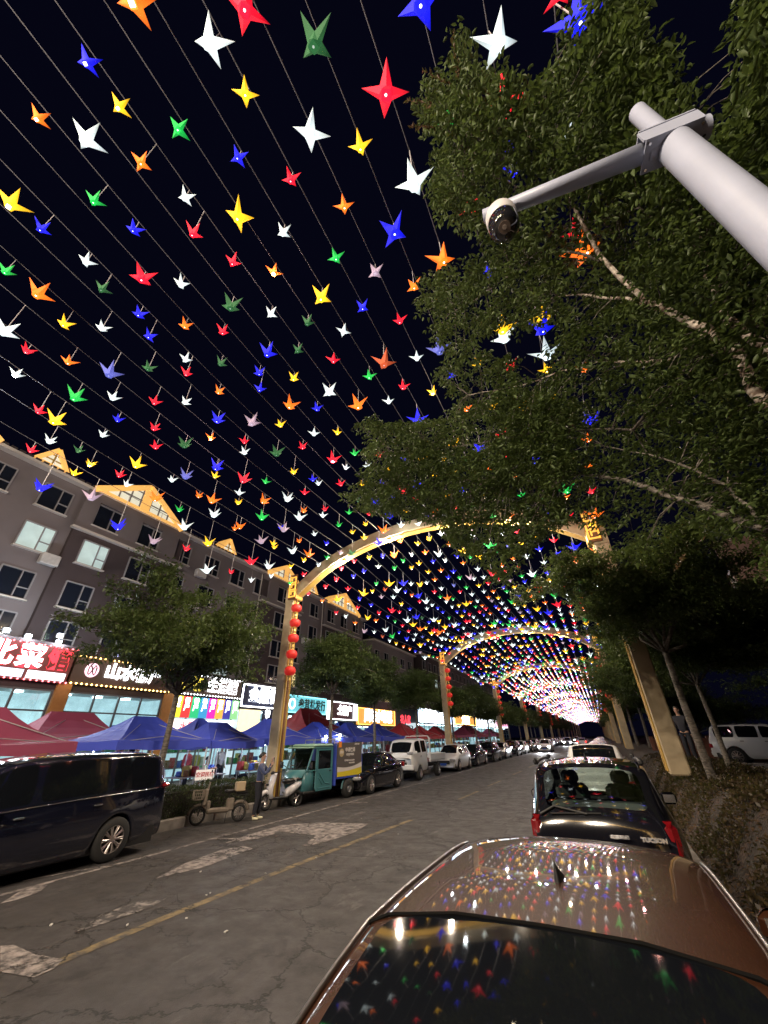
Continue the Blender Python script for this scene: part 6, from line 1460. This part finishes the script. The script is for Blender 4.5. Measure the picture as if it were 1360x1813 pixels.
    J3 = [(T(0, 0, .10), (.13 * kk, .105 * kk)), (T(.095, 0, -.07), .10 * kk), (S_(*kneeL), .078 * kk), (S_(ankL[0], ankL[1], ankL[2] + .02), .062 * kk), (T(-.095, 0, -.07), .10 * kk), (S_(*kneeR), .078 * kk), (S_(ankR[0], ankR[1], ankR[2] + .02), .062 * kk)]
    skin_obj('trousers', J3, [(0, 1), (1, 2), (2, 3), (0, 4), (4, 5), (5, 6)], leg_m, e)
    for a in (ankL, ankR):
        skin_obj('shoe', [(S_(a[0], a[1] - .05, .045), .045 * kk), (S_(a[0], a[1] + .06, .04), (.048 * kk, .038 * kk)), (S_(a[0] * 1.05, a[1] + .17, .032), (.042 * kk, .028 * kk)), (S_(a[0], a[1] - .01, .09), .045 * kk)], [(0, 1), (1, 2), (0, 3)], shoe_m, e)
    # hands: palm, four fingers and thumb
    for s_, w, el in ((1, wL, eL), (-1, wR, eR)):
        w_ = Vector(T(*w)); d = (w_ - Vector(T(*el))).normalized(); sdv = d.cross(Vector((0, 0, 1))); sdv = sdv.normalized() if sdv.length > .1 else Vector((1, 0, 0)); nn = sdv.cross(d)
        palm = w_ + d * .05 * k; Jh = [(tuple(w_), .022 * kk), (tuple(palm), (.034 * kk, .016 * kk))]; Eh = [(0, 1)]
        for q in range(4):
            b0 = palm + d * .035 * k + sdv * (q - 1.5) * .019 * k; ln = (.062, .072, .068, .052)[q] * k; n0 = len(Jh)
            Jh += [(tuple(b0), .009 * kk), (tuple(b0 + d * ln * .5 + nn * .006), .008 * kk), (tuple(b0 + d * ln * .8 + nn * .03 * k), .007 * kk)]; Eh += [(1, n0), (n0, n0 + 1), (n0 + 1, n0 + 2)]
        n0 = len(Jh); tb = palm - d * .01 * k + sdv * .035 * k * -s_; Jh += [(tuple(tb), .010 * kk), (tuple(tb + (d * .6 - sdv * s_ * .6 + nn * .4).normalized() * .045 * k), .008 * kk)]; Eh += [(1, n0), (n0, n0 + 1)]
        skin_obj('hand', Jh, Eh, SKIN, e, 1)
    g = MB(); c = hd + Vector((0, -.012, .045)) * k
    vs = []; n = 16
    for i in range(7):
        th = PI * .62 * i / 6
        for j in range(n):
            a = 2 * PI * j / n; fr = max(0, math.sin(a)); rr = (.098 - .012 * fr * (i > 3)) * k; zz = math.cos(th) * .105 * k; cut = 1.0 if not (i > 3 and fr > .3) else .80
            vs.append((c.x + rr * .92 * math.sin(th) * math.cos(a) * cut, c.y + rr * 1.08 * math.sin(th) * math.sin(a) * cut, c.z + zz))
    g.add(vs, [(i * n + j, i * n + (j + 1) % n, (i + 1) * n + (j + 1) % n, (i + 1) * n + j) for i in range(6) for j in range(n)])
    if cap: g.ball((c.x, c.y - .10 * k, c.z - .02), .055 * k, 10)
    g.build('hair', HAIR, e, True)
    return e
DN = mat('navy_jacket_cloth', (.03, .045, .12), .8, sheen=.3); DK = mat('dark_trousers_cloth', (.013, .014, .022), .85); SHOE = mat('pale_yellow_shoes', (.60, .56, .38), .6)
pe = person((-9.75, 11.05, 0), -1.15, 'person in dark navy jacket with tied hair holding up a phone beside the moped', DN, DK, SHOE, h=1.62, cap=True, phone=True)
ph = empty('mobile_phone', (0, 0, 0), -1.15, 'mobile phone held up by the standing person in navy', 'phone')
R_ = Matrix.Rotation(-1.15, 3, 'Z'); ph.location = Vector((-9.75, 11.05, 0)) + R_ @ Vector((-.03, .37, 1.46)); g = MB(); g.cbox((0, 0, 0), (.075, .01, .15), .004); g.build('phone_case', BLK, ph); g = MB(); g.box((0, -.006, 0), (.066, .002, .135)); g.build('screen', lamp_mat('phone_screen', (.7, .8, 1), .6), ph)
GP = 'people sitting and standing among the stalls'
WH = mat('white_shirt_cloth', (.55, .53, .5), .8); GYC = mat('grey_cloth', (.2, .2, .22), .8); RDC = mat('red_cloth', (.35, .04, .05), .8); BLC = mat('blue_cloth', (.05, .1, .3), .8)
def clone_person(src, loc, rz, label):
    c = copy_tree(src); c.location = loc; c.rotation_euler = (0, 0, rz); c['label'] = label; c['group'] = GP; return c
a1 = person((-13.2, 9.0, .13), 2.2, 'person in a pale shirt standing behind the tree trunk by the hedge', WH, DK, DK, h=1.68, group=GP)
a2 = person((-15.6, 14.2, .13), -1.2, 'person in a pale top seated under the blue tents behind the hedge', WH, DK, SHOE, 'sit', group=GP)
a3 = person((-15.7, 16.2, .13), -.8, 'person in a blue top seated left of the cream column', BLC, DK, DK, 'sit', group=GP)
a4 = person((-13.0, 28.6, .13), 1.9, 'person in a red top standing behind the black sedan', RDC, DK, DK, group=GP)
for k, (src, x, y, r_, lab) in enumerate(((a2, -15.7, 12.0, -2.0, 'pale seated figure behind the notice board'), (a3, -15.4, 25.8, 2.0, 'blue seated figure right of the cream column'), (a1, -13.1, 31.2, -1.4, 'pale standing figure behind the white truck'),
        (a2, -15.9, 36.6, 1.0, 'pale seated figure under the second red tent'), (a4, -13.2, 42.2, .4, 'red standing figure near the second lantern column'), (a1, -13.0, 50.4, 3.0, 'pale figure by the wide magenta tent'), (a4, -13.3, 56, 2.0, 'red clothed walker far along the pavement'), (a1, -13.6, 62, 0, 'pale walker far along the pavement'))):
    clone_person(src, (x, y, .13), r_, lab)
wh = ['behind the front maroon tent table', 'between the first two blue tents', 'at the table of the small blue tent', 'left of the cream column base', 'right of the cream column base', 'behind the tricycle box', 'under the blue tent behind the sedan', 'under the pointed red tent', 'near the lit shop doors behind the hedge', 'by the shop with teal sign']
for k, (src, x, y, r_) in enumerate(((a4, -16.2, 6.6, -1.5), (a1, -16.4, 11.4, -1.9), (a4, -15.9, 13.4, -1.2), (a1, -16.3, 15.6, -1.6), (a4, -15.8, 18.9, -1.3), (a1, -15.9, 22.3, -1.8), (a1, -15.9, 28.4, -1.2), (a4, -15.9, 32.8, -1.7), (a4, -18.6, 12.2, .5), (a1, -18.8, 26.0, 2.8))):
    clone_person(src, (x, y, .13), r_, ('red' if src is a4 else 'pale') + ' clothed person standing ' + wh[k])
person((2.62, 18.4, bank_z(2.62, 18.4)), 2.6, 'dark clothed person standing between the right column and the white off-roader', DK, DK, DK, h=1.66)
# stools for the seated
for k, (x, y) in enumerate(((-15.6, 14.2), (-15.7, 16.2), (-15.7, 12.0), (-15.4, 25.8), (-15.9, 36.6))):
    e = empty('stool', (x, y, .13), 0, 'low plastic stool under ' + ['the pale seated figure by the blue tents', 'the blue seated figure left of the column', 'the pale figure behind the notice board', 'the blue figure right of the column', 'the pale figure in the red tent'][k], 'stool', 'stools at the stalls')
    part(e, 'seat', RDC, lambda g: g.cbox((0, -.02, .37), (.32, .32, .05), .02))
    for a in (-.12, .12):
        for b_ in (-.14, .10): part(e, 'leg', RDC, lambda g: g.tube([(a, b_, .35), (a * 1.15, b_ * 1.15, 0)], .015, 5))

# ------------------------------------------------------------------ white surveillance pole
WPOLE = mat('white_painted_steel', (.36, .39, .50), .42, noise=.10, nscale=4, bump=.05, bscale=30)
PX, PY = 1.34, 1.66; ZT = 5.28
e = empty('camera_pole', (PX, PY, bank_z(PX, PY) - .02), 0, 'thick white pole with a horizontal arm, leaning into view at upper right', 'pole')
bz = bank_z(PX, PY) - .02
g = MB(); g.lathe([(.12, 0), (.093, ZT - bz), (.001, ZT - bz)], (0, 0, 0), 28); g.lathe([(.22, 0), (.22, .03), (.13, .035)], (0, 0, 0), 20); g.build('pole_shaft', WPOLE, e, True); smooth_angle(e.children[0], 40)
E2 = at_z(856, 384, ZT + .05); A2 = np.array([PX, PY, ZT + .05]); dv = Vector(E2 - A2); ln = dv.length; dv.normalize(); sv = Vector((-dv.y, dv.x, 0))
L0 = Vector((0, 0, ZT + .05 - bz))
g = MB(); g.tube([L0 + dv * .13, L0 + dv * ln], [.062, .046], 18); g.build('arm', WPOLE, e, True); smooth_angle(e.children[-1], 50)
ang = math.atan2(dv.y, dv.x)
g = MB(); g.box(L0 + dv * .02 + Vector((0, 0, -.055)), (.32, .19, .012), ang); g.box(L0 + dv * .02 + Vector((0, 0, .085)), (.32, .19, .012), ang); g.box(L0 + dv * .02 + sv * .085 + Vector((0, 0, .015)), (.34, .012, .12), ang); g.build('clamp_plate', WPOLE, e)
g = MB(); g.tube([L0 - dv * .20, L0 + dv * .14], .07, 18); g.build('sleeve', WPOLE, e, True); smooth_angle(e.children[-1], 50)
g = MB(); g.tube([L0 + Vector((0, 0, .08)), L0 + Vector((0, 0, .62))], .056, 16); g.build('top_stub', WPOLE, e, True); smooth_angle(e.children[-1], 50)
g = MB(); g.tube([L0 + dv * .12 + Vector((0, 0, .12)), L0 + dv * .16 - sv * .04 + Vector((0, 0, .2)), L0 + dv * .05 + Vector((0, 0, .24))], .008, 6, False); g.tube([L0 - dv * .16 + Vector((0, 0, -.075)), L0 - dv * .1 + Vector((0, 0, -.12)), L0 - dv * .02 + Vector((0, 0, -.09))], .007, 6, False); g.build('loose_cable', BLK, e)
for a, b_ in ((-.13, .07), (-.13, -.07), (.16, .07), (.16, -.07)): g = MB(); q = L0 + dv * a + sv * b_; g.tube([q + Vector((0, 0, -.075)), q + Vector((0, 0, .10))], .009, 6); g.build('bolt', CHROME, e)
cp = A2 + np.array(dv) * (ln - .11)
e = empty('surveillance_camera', (cp[0], cp[1], ZT + .01), 0, 'white dome surveillance camera hanging from the end of the pole arm', 'camera')
DOMEW = mat('camera_housing_white', (.62, .6, .6), .35); DOMEB = mat('camera_dome_black', (.012, .012, .014), .06, spec=.9, coat=1.0)
part(e, 'collar', DOMEW, lambda g: g.lathe([(.05, .02), (.06, 0), (.10, -.02), (.108, -.05), (.108, -.13), (.10, -.14)], (0, 0, 0), 28), True)
part(e, 'dome', DOMEB, lambda g: g.lathe([(.103, -.13), (.104, -.20), (.098, -.235), (.08, -.265), (.05, -.285), (.001, -.292)], (0, 0, 0), 28), True)
tv = (Vector((0, 0, EYE)) - Vector((cp[0], cp[1], ZT - .2))).normalized(); cc_ = Vector((0, 0, -.215)) + tv * .072
part(e, 'lens_window', mat('brownish_lens', (.16, .12, .10), .2, .4), lambda g: g.tube([cc_, cc_ + tv * .035], [.042, .038], 16))
part(e, 'lens', mat('lens_glint', (.5, .42, .36), .15, .8), lambda g: g.tube([cc_ + tv * .03, cc_ + tv * .045], [.018, .014], 10))

# ------------------------------------------------------------------ right side: wall, low kerb, house gable, far lights
BRK = mat('reddish_wall', (.17, .065, .04), .8, noise=.3)
e = empty('boundary_wall', (7, 33, .45), 0, 'low reddish wall behind the right hand trees', 'wall')
for k in range(14): part(e, 'wall_panel', BRK, lambda g: g.bbox((-4.2 + k * 1.5, -.1, -.05), (-2.72 + k * 1.5, .1, 1.25)))
for k in range(15): part(e, 'wall_pier', BRK, lambda g: g.cbox((-4.21 + k * 1.5, 0, .66), (.22, .3, 1.42), .02))
p0 = at_z(1308, 1352, .75)
e = empty('stone_edging', (p0[0], p0[1], bank_z(p0[0], p0[1])), -.45, 'pale granite edging stones beside the white off-roader at the right edge', 'edging')
for k in range(8): part(e, 'edging_stone', mat('pale_granite', (.38, .36, .34), .8, noise=.3, nscale=12), lambda g: g.cbox((-.6 + k * .62, 0, .1), (.6, .22, .34), .02))
HW = mat('white_house_render', (.52, .50, .52), .8, noise=.15)
e = empty('house', (7.0, 20.8, 0), -.25, 'white house gable with a dark triangular window above the trees at right', 'house')
z0 = 1.0; e.scale = (.84, .84, .84)
part(e, 'wall', HW, lambda g: (g.bbox((-.0, -4, z0), (9, 4, 7.6)),))
part(e, 'gable_wall', HW, lambda g: g.plate([(-.02, -3.8, 7.6), (-.02, 3.8, 7.6), (-.02, 0, 10.9)], .3))
part(e, 'gable_window', PANED, lambda g: g.plate([(-.09, -2.3, 7.9), (-.09, 2.3, 7.9), (-.09, 0, 9.9)], .05))
for a, b_ in (((-.1, -4.5, 7.1), (-.1, 0, 11.3)), ((-.1, 0, 11.3), (-.1, 4.5, 7.1))):
    part(e, 'barge_board', mat('brown_board', (.16, .10, .085), .7), lambda g: g.add([Vector(a) + Vector((-.3, 0, -.35)), Vector(b_) + Vector((-.3, 0, -.35)), Vector(b_) + Vector((-.3, 0, .05)), Vector(a) + Vector((-.3, 0, .05)), Vector(a) + Vector((.2, 0, -.35)), Vector(b_) + Vector((.2, 0, -.35)), Vector(b_) + Vector((9.4, 0, .05)), Vector(a) + Vector((9.4, 0, .05))], [(0, 1, 2, 3), (4, 7, 6, 5), (0, 4, 5, 1), (3, 2, 6, 7), (0, 3, 7, 4), (1, 5, 6, 2)]))
for y in (-2.6, -.6, 1.4):
    for z in (3.2, 6.0): f = part(e, 'window', FRAMEW, lambda g: (g.bbox((-.08, y - .5, z - .65), (-.01, y + .5, z - .58)), g.bbox((-.08, y - .5, z + .58), (-.01, y + .5, z + .65)), g.bbox((-.075, y - .5, z - .58), (-.01, y - .43, z + .58)), g.bbox((-.075, y + .43, z - .58), (-.01, y + .5, z + .58)))); part(f, 'pane', PANED, lambda g: g.bbox((-.04, y - .43, z - .58), (-.03, y + .43, z + .58)))
g = MB()
e = empty('lit_kiosk', (15.5, 37, .45), 0, 'distant cluster of white shop lights seen between the right hand trees', 'kiosk')
part(e, 'kiosk_wall', HW, lambda g: g.bbox((-3, 0, 0), (5, 3, 3.4)))
for k in range(9): part(e, 'light', BXW, lambda g: g.ball((-2.6 + k * .85 + random.uniform(-.2, .2), -.15, 2.3 + random.uniform(-.5, .6)), random.uniform(.07, .13), 6), True)
# pole and near leaves are lit by the boosted lamps of the unseen arch behind
# litter and small dropped things on the road near the camera
LIT = mat('paper_litter', (.5, .48, .45), .8)
g = MB()
for px, py in ((705, 1478), (372, 1583), (365, 1587), (355, 1545), (470, 1548), (330, 1628), (400, 1652), (225, 1640), (90, 1640), (640, 1450), (560, 1520)):
    x, y = gp(px, py); a = random.uniform(0, 3); g.box((x, y, .014), (random.uniform(.02, .05), random.uniform(.015, .035), .012), a, random.uniform(-.3, .3))
o = g.build('litter', LIT); tag(o, 'tiny pale scraps of litter scattered on the near asphalt', 'litter', kind='stuff')
# manhole cover
x, y = gp(470, 1600); e = empty('manhole_cover', (x, y, .0), .3, 'round dark iron manhole cover in the near lane', 'manhole cover') if False else None
